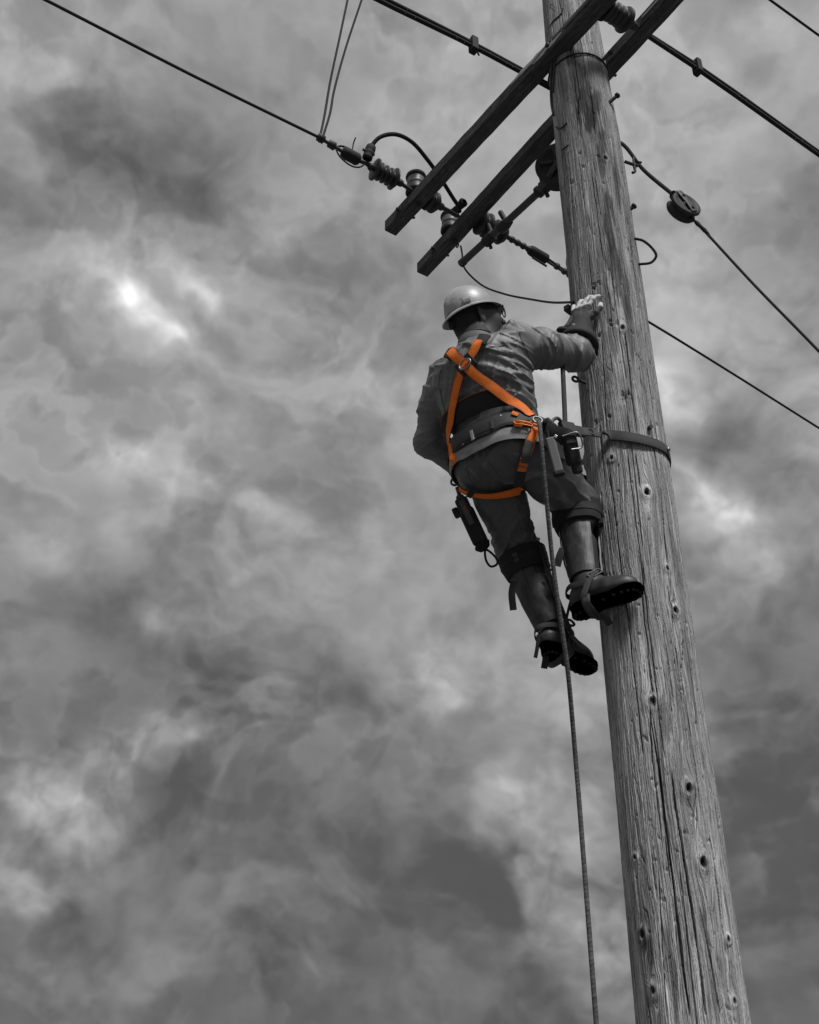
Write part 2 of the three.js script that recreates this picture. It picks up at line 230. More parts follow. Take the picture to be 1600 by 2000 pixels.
  for (let j0 = H / 2 - 8; j0 < H; j0 += S) for (let i0 = 0; i0 < W; i0 += S) {   // fine detail where pictures are taken, a coarser sampling of the same clouds elsewhere
    const [az, el] = dirOf(i0, j0), fine = Math.abs(az * R2D + 90) < 40 && el * R2D < 66;
    if (fine) { for (let j = j0; j < Math.min(j0 + S, H); j++) for (let i = i0; i < i0 + S; i++) put(i, j, tone(...dirOf(i, j))); continue; }
    const q = [[0, 0], [S, 0], [0, S], [S, S]].map(([a, b]) => tone(...dirOf(i0 + a, j0 + b)));
    for (let b = 0; b < S && j0 + b < H; b++) for (let a = 0; a < S; a++) put(i0 + a, j0 + b, lerp(lerp(q[0], q[1], a / S), lerp(q[2], q[3], a / S), b / S));
  }
  const sky = new THREE.DataTexture(px, W, H, THREE.RGBAFormat, THREE.FloatType);
  sky.mapping = THREE.EquirectangularReflectionMapping; sky.magFilter = THREE.LinearFilter; sky.wrapS = THREE.RepeatWrapping; sky.needsUpdate = true; sky.name = 'sky';
  scene.background = sky; scene.environment = sky;
}

// ---------------------------------------------------------------- ground (below the frame)
{
  const S = 512, d = new Uint8Array(S * S * 4);
  for (let y = 0; y < S; y++) for (let x = 0; x < S; x++) { const v = 92 + 60 * fbm(x * 0.06, y * 0.06, 1.5, 4) + 34 * (rnd() - 0.5), k = (y * S + x) * 4; d[k] = d[k + 1] = d[k + 2] = clamp(v, 20, 200); d[k + 3] = 255; }
  const t = new THREE.DataTexture(d, S, S); t.wrapS = t.wrapT = THREE.RepeatWrapping; t.magFilter = THREE.LinearFilter; t.colorSpace = THREE.SRGBColorSpace; t.repeat.set(400, 400); t.needsUpdate = true;
  const g = new THREE.Mesh(new THREE.CircleGeometry(900, 96).rotateX(-Math.PI / 2), new THREE.MeshStandardMaterial({ map: t, roughness: 0.95 }));
  g.name = 'ground'; g.receiveShadow = true; g.userData = { kind: 'structure', label: 'flat grey grass field below the pole', category: 'ground' }; scene.add(g);
}

// ---------------------------------------------------------------- utility pole
const poleR = (h) => { const T = [[0, 0.178], [1.9, 0.172], [3.2, 0.1675], [4.07, 0.1635], [4.78, 0.1605], [5.6, 0.155], [6.5, 0.1435], [6.95, 0.1385], [8.3, 0.128]]; for (let i = 1; i < T.length; i++) if (h <= T[i][0]) return lerp(T[i - 1][1], T[i][1], (h - T[i - 1][0]) / (T[i][0] - T[i - 1][0])); return 0.128; };
const poleX = (h) => -0.006 - 0.018 * sstep(5.2, 7, h);
const armF = { d: [0.566, 0, 0.8244], n: [0.8244, 0, -0.566], H: 6.35, off: -0.172, w: 0.084, h: 0.084, s0: -1.512, s1: 1.54 };
const armB = { d: [0.529, 0, 0.8486], n: [0.8486, 0, -0.529], H: 6.45, off: 0.181, w: 0.084, h: 0.084, s0: -1.80, s1: 1.5 };
const onPole = (pts) => pts.map(([x, y, z]) => [Math.atan2(x - poleX(y), z), y]);
// knots: angle, height, size, open hole
const knots = [
  ...onPole([[0.0187, 3.7274, 0.1632], [0.0691, 3.2403, 0.1495], [0.0321, 2.5938, 0.1653], [0.0481, 2.3576, 0.1616], [-0.1496, 2.1537, 0.0931], [0.0979, 2.1322, 0.136]]).map((k, i) => [...k, [0.017, 0.016, 0.02, 0.02, 0.015, 0.011][i], 1]),
  ...onPole([[-0.0512, 2.8943, 0.1624], [-0.1478, 2.3882, 0.0943], [-0.139, 1.9896, 0.1086], [0.0909, 1.9576, 0.1418], [0.0267, 5.5461, 0.1515], [0.0065, 4.532, 0.1611], [0.0611, 3.4098, 0.1524], [-0.0939, 3.8983, 0.1388]]).map((k, i) => [...k, [0.018, 0.009, 0.014, 0.011, 0.014, 0.015, 0.011, 0.012][i], [0.35, 0.4, 0.25, 0.5, 0.5, 0.3, 0.3, 0.2][i]]),
  [2.4, 2.6, 0.02, 1], [3.0, 3.5, 0.022, 1], [2.2, 4.4, 0.02, 1], [-2.4, 3.1, 0.02, 1], [-2.1, 5.1, 0.02, 1], [2.8, 5.8, 0.02, 1], [-2.8, 2.1, 0.02, 1], [-1.9, 4.0, 0.018, 1],
];
// drying checks: angle at the foot, lower and upper end, width, depth, slant
const checks = [];
{
  const pair = (a, b, w, d) => { const [p, q] = onPole([a, b]); const [l, u] = p[1] < q[1] ? [p, q] : [q, p]; checks.push([l[0], l[1], u[1], w * 1.15, d * 1.5, (u[0] - l[0]) / (u[1] - l[1])]); };
  const L = [[-0.0498, 1.8997, 0.1663], [-0.0576, 2.6979, 0.1612], [-0.0027, 1.8992, 0.172], [-0.0193, 2.661, 0.1688], [-0.1054, 3.8678, 0.131], [-0.1008, 3.0346, 0.1388], [-0.1008, 3.0346, 0.1388], [-0.1022, 2.7048, 0.1392], [0.0446, 1.8998, 0.1644], [0.0176, 2.2397, 0.1692], [0.0839, 3.7932, 0.1381], [0.0617, 3.3058, 0.1527], [0.1054, 3.2375, 0.1248], [0.056, 2.9708, 0.1565], [-0.0645, 2.8775, 0.1581], [-0.0753, 2.6653, 0.1545], [0.0449, 2.4946, 0.1621], [0.021, 2.5763, 0.1675], [-0.1325, 5.6116, 0.0926], [-0.1393, 5.1272, 0.0852], [-0.1194, 4.0949, 0.1177], [-0.1238, 3.902, 0.1145], [-0.0592, 6.0174, 0.1426], [-0.0821, 5.7729, 0.1349], [-0.0066, 3.9174, 0.1642], [-0.0066, 3.7309, 0.1651], [-0.0907, 5.0178, 0.1344], [-0.1058, 4.5604, 0.1269], [-0.0358, 3.9192, 0.1615], [-0.0338, 2.6788, 0.167], [-0.0941, 2.3373, 0.1459], [-0.1179, 1.9027, 0.1306], [-0.08, 4.4916, 0.1438], [-0.1024, 4.0354, 0.1322], [0.0971, 4.3989, 0.1251], [0.0976, 3.8937, 0.1275]];
  const wd = [[7, 16], [6, 14], [6, 15], [6, 14], [4, 10], [3, 8], [3, 9], [4, 10], [4, 10], [5, 12], [5, 11], [5, 10], [4, 9], [4, 9], [3, 8], [3, 7], [4, 8], [3, 7]];
  for (let i = 0; i < wd.length; i++) pair(L[2 * i], L[2 * i + 1], wd[i][0] * 0.001, wd[i][1] * 0.001);
  for (let i = 0; i < 150; i++) { const h = 1.7 + rnd() * 5.2, l = 0.12 + rnd() * 0.55; checks.push([rnd() * 6.283 - 3.1416, h, h + l, 0.0022 + rnd() * 0.0024, 0.005 + rnd() * 0.008, (rnd() - 0.5) * 0.08]); }
}
// gouges left by climbing spurs
const gouges = [];
for (let i = 0; i < 900; i++) gouges.push([rnd() * 6.283 - 3.1416, 1.75 + rnd() * 5.1, 0.0025 + rnd() ** 3 * 0.008, 0.003 + rnd() ** 2 * 0.014, (rnd() - 0.5) * 1.8]);
for (const [a, h] of onPole([[-0.0673, 4.791, 0.1482], [-0.0844, 4.7839, 0.14], [-0.0896, 4.7692, 0.1371], [-0.0288, 4.1945, 0.1614], [-0.0164, 4.1758, 0.1627], [-0.0019, 4.1984, 0.1629], [-0.0242, 4.1585, 0.1621], [-0.0837, 5.5981, 0.1354], [-0.0748, 5.5079, 0.1402], [-0.1263, 5.4505, 0.1005], [-0.0365, 4.5478, 0.1586], [-0.015, 4.5539, 0.1612], [-0.045, 4.5687, 0.1566], [-0.0903, 4.5101, 0.1379], [-0.1067, 4.4242, 0.1269], [-0.1168, 3.9457, 0.121], [-0.132, 4.0919, 0.1041], [-0.0861, 4.0976, 0.1424]])) for (let k = 0; k < 3; k++) gouges.push([a + (rnd() - 0.5) * 0.06, h + (rnd() - 0.5) * 0.02, 0.005 + rnd() * 0.007, 0.005 + rnd() * 0.009, (rnd() - 0.5) * 1.5]);
const bins = Array.from({ length: 160 }, () => ({ k: [], c: [], g: [] })), binOf = (h) => clamp(Math.floor(h / 0.055), 0, 159);
knots.forEach((k) => { for (let b = binOf(k[1] - 0.3); b <= binOf(k[1] + 0.3); b++) bins[b].k.push(k); });
checks.forEach((k) => { for (let b = binOf(k[1] - 0.02); b <= binOf(k[2] + 0.02); b++) bins[b].c.push(k); });
gouges.forEach((k) => { for (let b = binOf(k[1] - 0.03); b <= binOf(k[1] + 0.03); b++) bins[b].g.push(k); });
const wrapA = (a) => a - Math.round(a / (2 * Math.PI)) * 2 * Math.PI;
function grain(th, h) {                            // returns arc position bent round the knots
  const R = poleR(h), B = bins[binOf(h)]; let s = th * R;
  for (const [a, hk, r] of B.k) { const ds = wrapA(th - a) * R, dh = (h - hk) * 0.34, q = r * 1.25; s -= ds * (q * q) / (ds * ds + dh * dh + q * q * 0.45) * 0.9; }
  return s;
}
function relief(th, h) {                           // metres out from the plain taper
  const R = poleR(h), B = bins[binOf(h)], cx = Math.cos(th), sx = Math.sin(th);
  let d = 0.004 * N3(cx * 1.7, h * 0.7, sx * 1.7) + 0.002 * N3(cx * 5, h * 2.2, sx * 5 + 9);
  const s = grain(th, h), c2 = Math.cos(s / R), s2 = Math.sin(s / R);
  d += 0.0016 * (0.5 - Math.abs(N3(c2 * 13, h * 1.9, s2 * 13))) + 0.0014 * N3(c2 * 34, h * 3.5, s2 * 34) + 0.0009 * N3(c2 * 80, h * 7, s2 * 80);
  for (const [a, hk, r, o] of B.k) { const ds = wrapA(th - a) * R, dh = h - hk, q = Math.hypot(ds, dh * 0.85) / r; d += 0.008 * Math.exp(-((q - 0.9) ** 2) * 1.4) * (o > 0.8 ? 1 : 0.7) - 0.02 * o * (1 - sstep(0.22, 0.6, Math.hypot(ds * 1.15, dh * 0.7) / r + 0.3 * N3(ds * 70, dh * 70, a * 7))); }
  for (const [a, h0, h1, w, dp, sl] of B.c) {
    const wander = 0.006 * N3(a * 9, h * 3.2, 4.4) + 0.0022 * N3(a * 9, h * 14, 1.1), ds = Math.abs(wrapA(th - a - (h - h0) * sl) * R - wander), end = sstep(h0, h0 + 0.06, h) * (1 - sstep(h1 - 0.06, h1, h)), ww = (w * 0.42 * (0.5 + 0.5 * end) + 0.001) * (0.85 + 0.5 * N3(a * 5, h * 5, 8));
    if (ds < ww) d -= dp * end * (1 - sstep(0.45, 1, ds / ww));
  }
  for (const [a, hk, w, l, t] of B.g) { const ds = wrapA(th - a) * R + (h - hk) * t, dh = h - hk, q = (ds / w) ** 2 + (dh / l) ** 2; if (q < 1) d -= 0.006 * (1 - q); }
  for (const [A, sg] of [[armF, -1], [armB, 1]]) if (h > A.H - 0.006 && h < A.H + A.h + 0.006) { // flat gains cut for the crossarms
    const c = (cx * A.n[2] + sx * A.n[0]) * sg, lim = Math.abs(A.off) - A.w / 2 - sg * poleX(h) * A.n[0]; if (c > 0.3) d = Math.min(d, lim / c - R);
  }
  return d;
}
const pole = thing('utility_pole', 'tall weathered round wooden utility pole with knots and long drying cracks', 'utility pole', [0, 0, 0]);
{
  const TW = 1024, TH = 2048, h0 = 1.5, h1 = 7.2, col = new Uint8Array(TW * TH * 4), bmp = new Uint8Array(TW * TH * 4);
  // weathered stains, each with a ragged outline: angle, height, half-width (rad), half-height, slant, darkness
  const stains = [...onPole([[-0.0385, 5.9737, 0.1481], [-0.0023, 5.8788, 0.1511], [0.0124, 5.5775, 0.1538], [0.0053, 5.118, 0.1578], [0.0048, 4.8743, 0.1595], [0.0439, 4.764, 0.1526], [-0.0328, 4.5888, 0.1591], [-0.1331, 4.4452, 0.1003], [-0.1364, 3.1859, 0.1052], [-0.0143, 2.8465, 0.1685], [-0.1353, 2.1283, 0.1123], [-0.0905, 2.0352, 0.1493], [-0.0633, 6.2886, 0.139], [-0.1392, 4.1111, 0.0945], [0.0962, 3.0368, 0.1334], [0.0379, 4.5367, 0.1555], [-0.0731, 6.4948, 0.1336], [0.0734, 5.4313, 0.134]])].map((k, i) => [...k, [0.22, 0.26, 0.16, 0.2, 0.24, 0.16, 0.14, 0.16, 0.14, 0.16, 0.16, 0.18, 0.34, 0.12, 0.14, 0.12, 0.3, 0.14][i], [0.14, 0.18, 0.2, 0.24, 0.2, 0.2, 0.26, 0.12, 0.06, 0.1, 0.12, 0.14, 0.08, 0.1, 0.2, 0.2, 0.1, 0.2][i], [-1.6, -1.4, -0.6, -0.3, 0, 0, 0, 0.5, 0, 0, 0, 0, 0, 0, 0, 0, 0, -0.3][i], [0.55, 0.7, 0.6, 0.65, 0.6, 0.5, 0.5, 0.45, 0.4, 0.45, 0.45, 0.4, 0.5, 0.35, 0.4, 0.4, 0.4, 0.5][i]]);
  for (let j = 0; j < TH; j++) {
    const h = h0 + ((j + 0.5) / TH) * (h1 - h0), R = poleR(h), B = bins[binOf(h)];
    const st = stains.filter((s) => Math.abs(h - s[1]) < s[3] * 2.6);
    for (let i = 0; i < TW; i++) {
      const th = ((i + 0.5) / TW - 0.5) * 2 * Math.PI; if (i % 2 && (th < -2 || th > 1.75)) { const k = (j * TW + i) * 4; for (let q = 0; q < 4; q++) { col[k + q] = col[k - 4 + q]; bmp[k + q] = bmp[k - 4 + q]; } continue; }
      const s0 = grain(th, h), s = s0 + 0.008 * N3(Math.cos(th) * 3, h * 2.6, Math.sin(th) * 3) + 0.0032 * N3(Math.cos(th) * 11, h * 13, Math.sin(th) * 11), a = s / R, c = Math.cos(a), z = Math.sin(a), ct = Math.cos(th), zt = Math.sin(th);
      const g1 = N3(c * 9, h * 0.9, z * 9), g2 = N3(c * 24, h * 1.7, z * 24), g3 = N3(c * 55 + N3(c * 9, h * 9, z * 9), h * 4.2, z * 55), g4 = N3(c * 120, h * 9, z * 120);
      const flame = Math.abs(N3(c * 17 + 1.3 * N3(ct * 6, h * 7, zt * 6), h * 3.4, z * 17)), patch = fbm(ct * 3, h * 1.6, zt * 3, 4), speck = N3(ct * 60, h * 55, zt * 60);
      let v = 0.3 * Math.exp(0.25 * g1 + 0.42 * g2 + 0.62 * g3 + 0.5 * g4 + 1.0 * patch + 0.12 * speck) * (flame < 0.07 ? 0.5 + 0.5 * flame / 0.07 : 1);
      const line = Math.min(Math.abs(N3(c * 30, h * 1.7, z * 30 + 5)), 1.3 * Math.abs(N3(c * 47, h * 3.1, z * 47 + 15))); if (line < 0.06) v *= 0.36 + 0.64 * (line / 0.06);
      for (const [sa, sh, sw, sl, slant, dk] of st) { const u = (wrapA(th - sa) + (h - sh) * slant) / sw, w = (h - sh) / sl, e = u * u + w * w + 0.9 * fbm(ct * 9, h * 6, zt * 9, 3) * 1.6 + 0.35 * g3; v *= 1 - dk * (1 - sstep(0.35, 1.0, e)); }
      for (const [ka, kh, r, o] of B.k) { const ds = wrapA(th - ka) * R, dh = h - kh, q = Math.hypot(ds, dh * 0.85) / r + 0.12 * N3(ds * 60, dh * 60, ka); if (q < 3.2) { v *= 1 + 0.25 * Math.exp(-((q - 1.25) ** 2) * 9); if (q < 0.85) v *= lerp(0.16, 0.75, sstep(0.45, 0.85, q)); v *= 1 - 0.22 * sstep(0.55, 1, Math.cos(q * 15)) * sstep(3.2, 1.2, q) * sstep(0.9, 1.1, q); } }
      v = clamp(v, 0.035, 0.68);
      const k = (j * TW + i) * 4, srgb = 255 * (v <= 0.0031308 ? 12.92 * v : 1.055 * Math.pow(v, 1 / 2.4) - 0.055);
      col[k] = col[k + 1] = col[k + 2] = srgb; col[k + 3] = 255;
      const b = 0.5 + 0.32 * g3 + 0.3 * g4 - (line < 0.05 ? 0.3 * (1 - line / 0.05) : 0) - (flame < 0.05 ? 0.22 * (1 - flame / 0.05) : 0);
      bmp[k] = bmp[k + 1] = bmp[k + 2] = clamp(b, 0, 1) * 255; bmp[k + 3] = 255;
    }
  }
  const tex = (d, s) => { const t = new THREE.DataTexture(d, TW, TH); t.wrapS = THREE.RepeatWrapping; t.wrapT = THREE.MirroredRepeatWrapping; t.magFilter = THREE.LinearFilter; if (s) t.colorSpace = THREE.SRGBColorSpace; t.needsUpdate = true; return t; };
  const mat = new THREE.MeshStandardMaterial({ map: tex(col, true), bumpMap: tex(bmp, false), bumpScale: 0.006, roughness: 0.9 });
  const rows = []; for (let h = -0.3; h < 1.6; h += 0.05) rows.push(h); for (let h = 1.6; h < 7.15; h += 0.0052) rows.push(h); for (let h = 7.15; h <= 8.3; h += 0.05) rows.push(h);
  const cols = []; for (let i = 0; i < 45; i++) cols.push(-Math.PI + (i / 45) * 1.15); for (let i = 0; i < 470; i++) cols.push(-Math.PI + 1.15 + (i / 470) * 3.7); for (let i = 0; i <= 55; i++) cols.push(-Math.PI + 4.85 + (i / 55) * (2 * Math.PI - 4.85));   // finest on the side towards the path
  const NA = cols.length - 1, pos = new Float32Array((NA + 1) * rows.length * 3), uv = new Float32Array((NA + 1) * rows.length * 2), idx = [];
  rows.forEach((h, r) => {
    for (let i = 0; i <= NA; i++) {
      const ti = i === NA ? -Math.PI : cols[i], R = poleR(h) + relief(ti, h), k = r * (NA + 1) + i;
      pos[k * 3] = poleX(h) + R * Math.sin(ti); pos[k * 3 + 1] = h; pos[k * 3 + 2] = R * Math.cos(ti); uv[k * 2] = (cols[i] + Math.PI) / (2 * Math.PI); uv[k * 2 + 1] = (h - h0) / (h1 - h0);
      if (r && i) { const a = k - NA - 2, b = k - NA - 1, c = k - 1; idx.push(a, b, k, a, k, c); }
    }
  });
  const g = new THREE.BufferGeometry(); g.setAttribute('position', new THREE.BufferAttribute(pos, 3)); g.setAttribute('uv', new THREE.BufferAttribute(uv, 2)); g.setIndex(idx); g.computeVertexNormals();
  part('shaft', g, mat, pole);
  const topH = rows[rows.length - 1]; part('pole_top', new THREE.ConeGeometry(0.13, 0.05, 48).translate(poleX(topH), topH + 0.02, 0), grey(0.2), pole);
}

// ---------------------------------------------------------------- fittings on the pole
{
  const bolt = (a, b, r) => merged(rod(a, b, r), turned(mix(a, b, 0.93), add(b, unit(sub(b, a)), 0.006), [[0, r], [0, r * 1.5], [0.8, r * 1.5], [1, r * 1.1], [1, 0]], 14));
  const stepAt = (p, dir, l) => part('step_bolt', bolt(add(p, dir, -0.05), add(p, dir, l), 0.0095), M.iron, pole);
  const [s1, s2, s3] = [[0.094, 5.9899, 0.1048], [0.1386, 5.3178, 0.0605], [0.0878, 6.3078, 0.1005]];
  stepAt(s1, unit([0.62, 0.52, 0.2]), 0.058); stepAt(s2, unit([0.62, 0.5, 0.2]), 0.022); stepAt(s3, unit([0.6, 0.5, 0.25]), 0.06);
  const [e0] = [[-0.1524, 4.3135, 0.0704]], ed = unit([-0.8, 0.22, 0.2]);
  part('eye_hook', merged(rod(add(e0, ed, -0.03), add(e0, ed, 0.035), 0.007), ringOf(add(e0, ed, 0.046), [0.3, 0.1, 1], 0.013, 0.0055)), M.iron, pole);
  const [n0, n1, n2, n3] = [[-0.1722, 4.7932, -0.0309], [-0.168, 4.6678, -0.0306], [0.0628, 4.0333, 0.1496], [0.1608, 3.9816, 0.0476]];
  part('bracket', box(n0, 0.03, 0.03, 0.05, [0.7, 0, 0.7], [0, 1, 0], [-0.7, 0, 0.7], 0.006), M.iron, pole);
  part('nail', rod(add(n2, [0.1, 0, 0.9], -0.01), add(n2, [0.35, -0.2, 0.9], 0.02), 0.009), M.iron, pole);
  // wire wrapped round the pole below the arms and the ground lead stapled beside it
  const hoop = []; for (let i = 0; i < 40; i++) { const a = (i / 40) * 2 * Math.PI, h = 6.305 + 0.012 * Math.sin(a * 2 + 1); hoop.push([poleX(h) + (poleR(h) + 0.006) * Math.sin(a), h - 0.02 * Math.cos(a - 0.5), (poleR(h) + 0.006) * Math.cos(a)]); }
  part('wire_hoop', tube(hoop, 0.0045, 160, 7, true), M.wire, pole);
  part('ground_lead', tube([[-0.1383, 6.4716, 0.0971], [-0.153, 6.3715, 0.076], [-0.1639, 6.2839, 0.0523], [-0.1698, 6.1951, 0.0305], [-0.1718, 6.0988, 0.0156], [-0.17, 5.9911, 0.0271]], 0.006, 60, 7), M.webGrey, pole);
  part('ground_lead', tube([[-0.126, 6.4454, 0.1105], [-0.1432, 6.3513, 0.0913], [-0.1559, 6.2408, 0.0708], [-0.1654, 6.1356, 0.0474]], 0.005, 60, 7), M.strapGrey, pole);
  const scar = [[-0.1553, 6.6239, 0.0547], [-0.1323, 6.6336, 0.0927], [-0.1004, 6.6441, 0.1208], [-0.0854, 6.6827, 0.129]]; part('wire_tail', tube(scar, 0.004, 24, 6), M.wire, pole);
  part('staple', tube([[-0.164, 5.901, 0.0316], [-0.1481, 5.8433, 0.0747], [-0.1229, 5.8392, 0.1088]], 0.004, 16, 6), M.wire, pole);
  part('staple', tube([[-0.1521, 5.7026, 0.0672], [-0.1406, 5.6935, 0.0876], [-0.128, 5.6924, 0.104]], 0.003, 16, 6), M.wire, pole);
  const [k0] = [[0.1614, 5.6267, 0.0541]], kd = unit([0.85, 0, -0.35]);
  part('hook_bracket', merged(rod(add(k0, kd, -0.02), add(k0, kd, 0.05), 0.008), tube([add(k0, kd, 0.03), add(add(k0, kd, 0.036), [0, 0.05, 0]), add(add(k0, kd, 0.055), [0, 0.03, 0]), add(add(k0, kd, 0.075), [0, 0.035, 0])], 0.006, 20, 7), tube([add(k0, kd, 0.03), add(add(k0, kd, 0.03), [0, -0.045, 0]), add(add(k0, kd, 0.015), [0, -0.06, 0])], 0.007, 20, 7)), M.iron, pole);
}

// ---------------------------------------------------------------- crossarms
const armPt = (A, s, o = 0, y = 0) => [A.d[0] * s + A.n[0] * (A.off + o), A.H + y, A.d[2] * s + A.n[2] * (A.off + o)];
{
  const TW = 1024, TH = 256, d = new Uint8Array(TW * TH * 4), b = new Uint8Array(TW * TH * 4);
  for (let j = 0; j < TH; j++) for (let i = 0; i < TW; i++) {
    const x = i / TW, y = j / TH, w = N3(x * 14, y * 6, 2) * 0.5, g = N3(x * 10, y * 40 + w, 1), f = N3(x * 40, y * 120 + w * 3, 7), crack = Math.abs(N3(x * 5, y * 22 + w, 11)), p = fbm(x * 9, y * 4, 3, 3);
    let v = 0.046 * Math.exp(0.7 * g + 0.8 * f + 0.7 * p); if (crack < 0.03) v *= 0.55; v += 0.03 * sstep(0.2, 0.5, N3(x * 8, y * 60, 21) + 0.3 * p);
    v = clamp(v, 0.012, 0.25);
    const k = (j * TW + i) * 4; d[k] = d[k + 1] = d[k + 2] = 255 * (1.055 * Math.pow(v, 1 / 2.4) - 0.055); d[k + 3] = 255; b[k] = b[k + 1] = b[k + 2] = 255 * clamp(0.5 + 0.4 * f + 0.2 * g - (crack < 0.03 ? 0.4 : 0), 0, 1); b[k + 3] = 255;
  }
  const tx = (q, s) => { const t = new THREE.DataTexture(q, TW, TH); t.wrapS = t.wrapT = THREE.MirroredRepeatWrapping; t.magFilter = THREE.LinearFilter; if (s) t.colorSpace = THREE.SRGBColorSpace; t.needsUpdate = true; return t; };
  const mat = new THREE.MeshStandardMaterial({ map: tx(d, true), bumpMap: tx(b, false), bumpScale: 0.004, roughness: 0.85 });
  function beam(A, sd) {
    const c = 0.006, w = A.w / 2, h = A.h, sec = [[-w + c, 0], [w - c, 0], [w, c], [w, h - c], [w - c, h], [-w + c, h], [-w, h - c], [-w, c]], n = 140, pos = [], uv = [];
    const P0 = (i, k) => { const s = lerp(A.s0, A.s1, i / n), [o, y] = sec[k % 8], e = 0.0022, q = armPt(A, s, o + e * N3(s * 9, k * 3.3, sd), y + e * N3(s * 8, k * 5.1, sd + 4)); return q; };
    let per = [0]; for (let k = 0; k < 8; k++) { const a = sec[k], z = sec[(k + 1) % 8]; per.push(per[k] + Math.hypot(a[0] - z[0], a[1] - z[1])); }
    const v = (i, k) => { pos.push(...P0(i, k)); uv.push(lerp(A.s0, A.s1, i / n) / 1.6 + sd * 0.37, per[k] / 0.34 + sd * 0.2); };
    for (let i = 0; i < n; i++) for (let k = 0; k < 8; k++) { v(i, k); v(i + 1, k); v(i + 1, k + 1); v(i, k); v(i + 1, k + 1); v(i, k + 1); }
    for (const i of [0, n]) for (let k = 1; k < 7; k++) { const t = i ? [0, k, k + 1] : [0, k + 1, k]; for (const q of t) { pos.push(...P0(i, q)); uv.push(sec[q][0] * 4, sec[q][1] * 4); } }
    const g = new THREE.BufferGeometry(); g.setAttribute('position', new THREE.BufferAttribute(new Float32Array(pos), 3)); g.setAttribute('uv', new THREE.BufferAttribute(new Float32Array(uv), 2));
    const idx = []; for (let q = 0; q < pos.length / 3; q += 3) idx.push(q, q + 2, q + 1); g.setIndex(idx); g.computeVertexNormals(); return toCreasedNormals(g.toNonIndexed(), 0.5);
  }
  const throughBolt = (A, s, y) => merged(rod(armPt(A, s, -A.w / 2 - 0.02, y), armPt(A, s, A.w / 2 + 0.03, y), 0.008), box(armPt(A, s, -A.w / 2 - 0.003, y), 0.05, 0.05, 0.005, A.d, [0, 1, 0], A.n), turned(armPt(A, s, -A.w / 2 - 0.018, y), armPt(A, s, -A.w / 2 - 0.004, y), [[0, 0], [0, 0.013], [1, 0.013], [1, 0]], 6), turned(armPt(A, s, A.w / 2 + 0.004, y), armPt(A, s, A.w / 2 + 0.018, y), [[0, 0], [0, 0.013], [1, 0.013], [1, 0]], 6));
  const pinBolt = (A, s) => merged(rod(armPt(A, s, 0, -0.022), armPt(A, s, 0, 0.02), 0.008), turned(armPt(A, s, 0, -0.014), armPt(A, s, 0, 0.0), [[0, 0], [0, 0.014], [0.7, 0.014], [0.7, 0.024], [1, 0.024]], 16));
  const f = thing('crossarm', 'dark square wooden crossarm bolted to the near side of the pole', 'crossarm', armPt(armF, 0), 'pair of crossarms');
  part('beam', beam(armF, 1), mat, f);
  for (const s of [-1.36, 0.0, 0.62]) part('bolt', throughBolt(armF, s, 0.042), M.iron, f);
  part('pin_bolt', pinBolt(armF, -1.22), M.iron, f);
  // bright splintered strips where the near arm crosses the pole
  const splint = (s0, s1, o, y, w) => { const pts = []; for (let i = 0; i <= 8; i++) pts.push(armPt(armF, lerp(s0, s1, i / 8), o - 0.003 * N3(i, s0 * 9, 3) - 0.003, y + 0.008 * N3(i * 0.9, s1 * 7, 1))); return ribbon(pts, (t) => w * (0.25 + Math.sin(Math.PI * t) * (0.8 + 0.4 * N3(t * 9, s0, 2))), 0.004, { face: armF.n.map((q) => -q), step: 0.01 }); };
  part('splinter', splint(-0.3, -0.02, -armF.w / 2, 0.06, 0.03), grey(0.4, 0.9), f);
  part('splinter', splint(-0.12, 0.1, -armF.w / 2, 0.03, 0.026), grey(0.34, 0.9), f);
  part('splinter', splint(0.16, 0.4, -armF.w / 2, 0.05, 0.02), grey(0.13, 0.9), f);
  part('brace_strap', ribbon([armPt(armF, 0.12, -armF.w / 2 - 0.004, 0.05), armPt(armF, 0.3, -armF.w / 2 - 0.006, 0.05), armPt(armF, 0.5, -armF.w / 2 - 0.004, 0.052)], 0.03, 0.005, { face: armF.n.map((q) => -q) }), M.darkSteel, f);
  const k = thing('crossarm', 'dark square wooden crossarm bolted to the far side of the pole', 'crossarm', armPt(armB, 0), 'pair of crossarms');
  part('beam', beam(armB, 2), mat, k);
  for (const s of [-1.6, 0.0, 0.6]) part('bolt', throughBolt(armB, s, 0.042), M.iron, k);
  part('pin_bolt', pinBolt(armB, -1.44), M.iron, k);
  part('wear_plate', box(armPt(armB, 0.45, -armB.w / 2 - 0.002, 0.05), 0.24, 0.018, 0.004, armB.d, [0, 1, 0], armB.n), grey(0.3, 0.7), k);
  // drop ring and lead below the far arm's end
  const hk = armPt(armB, -1.44, 0.03, -0.012);
  part('hook', merged(ringOf(add(hk, [0, -0.012, 0]), armB.n, 0.012, 0.004)), M.iron, k);
}

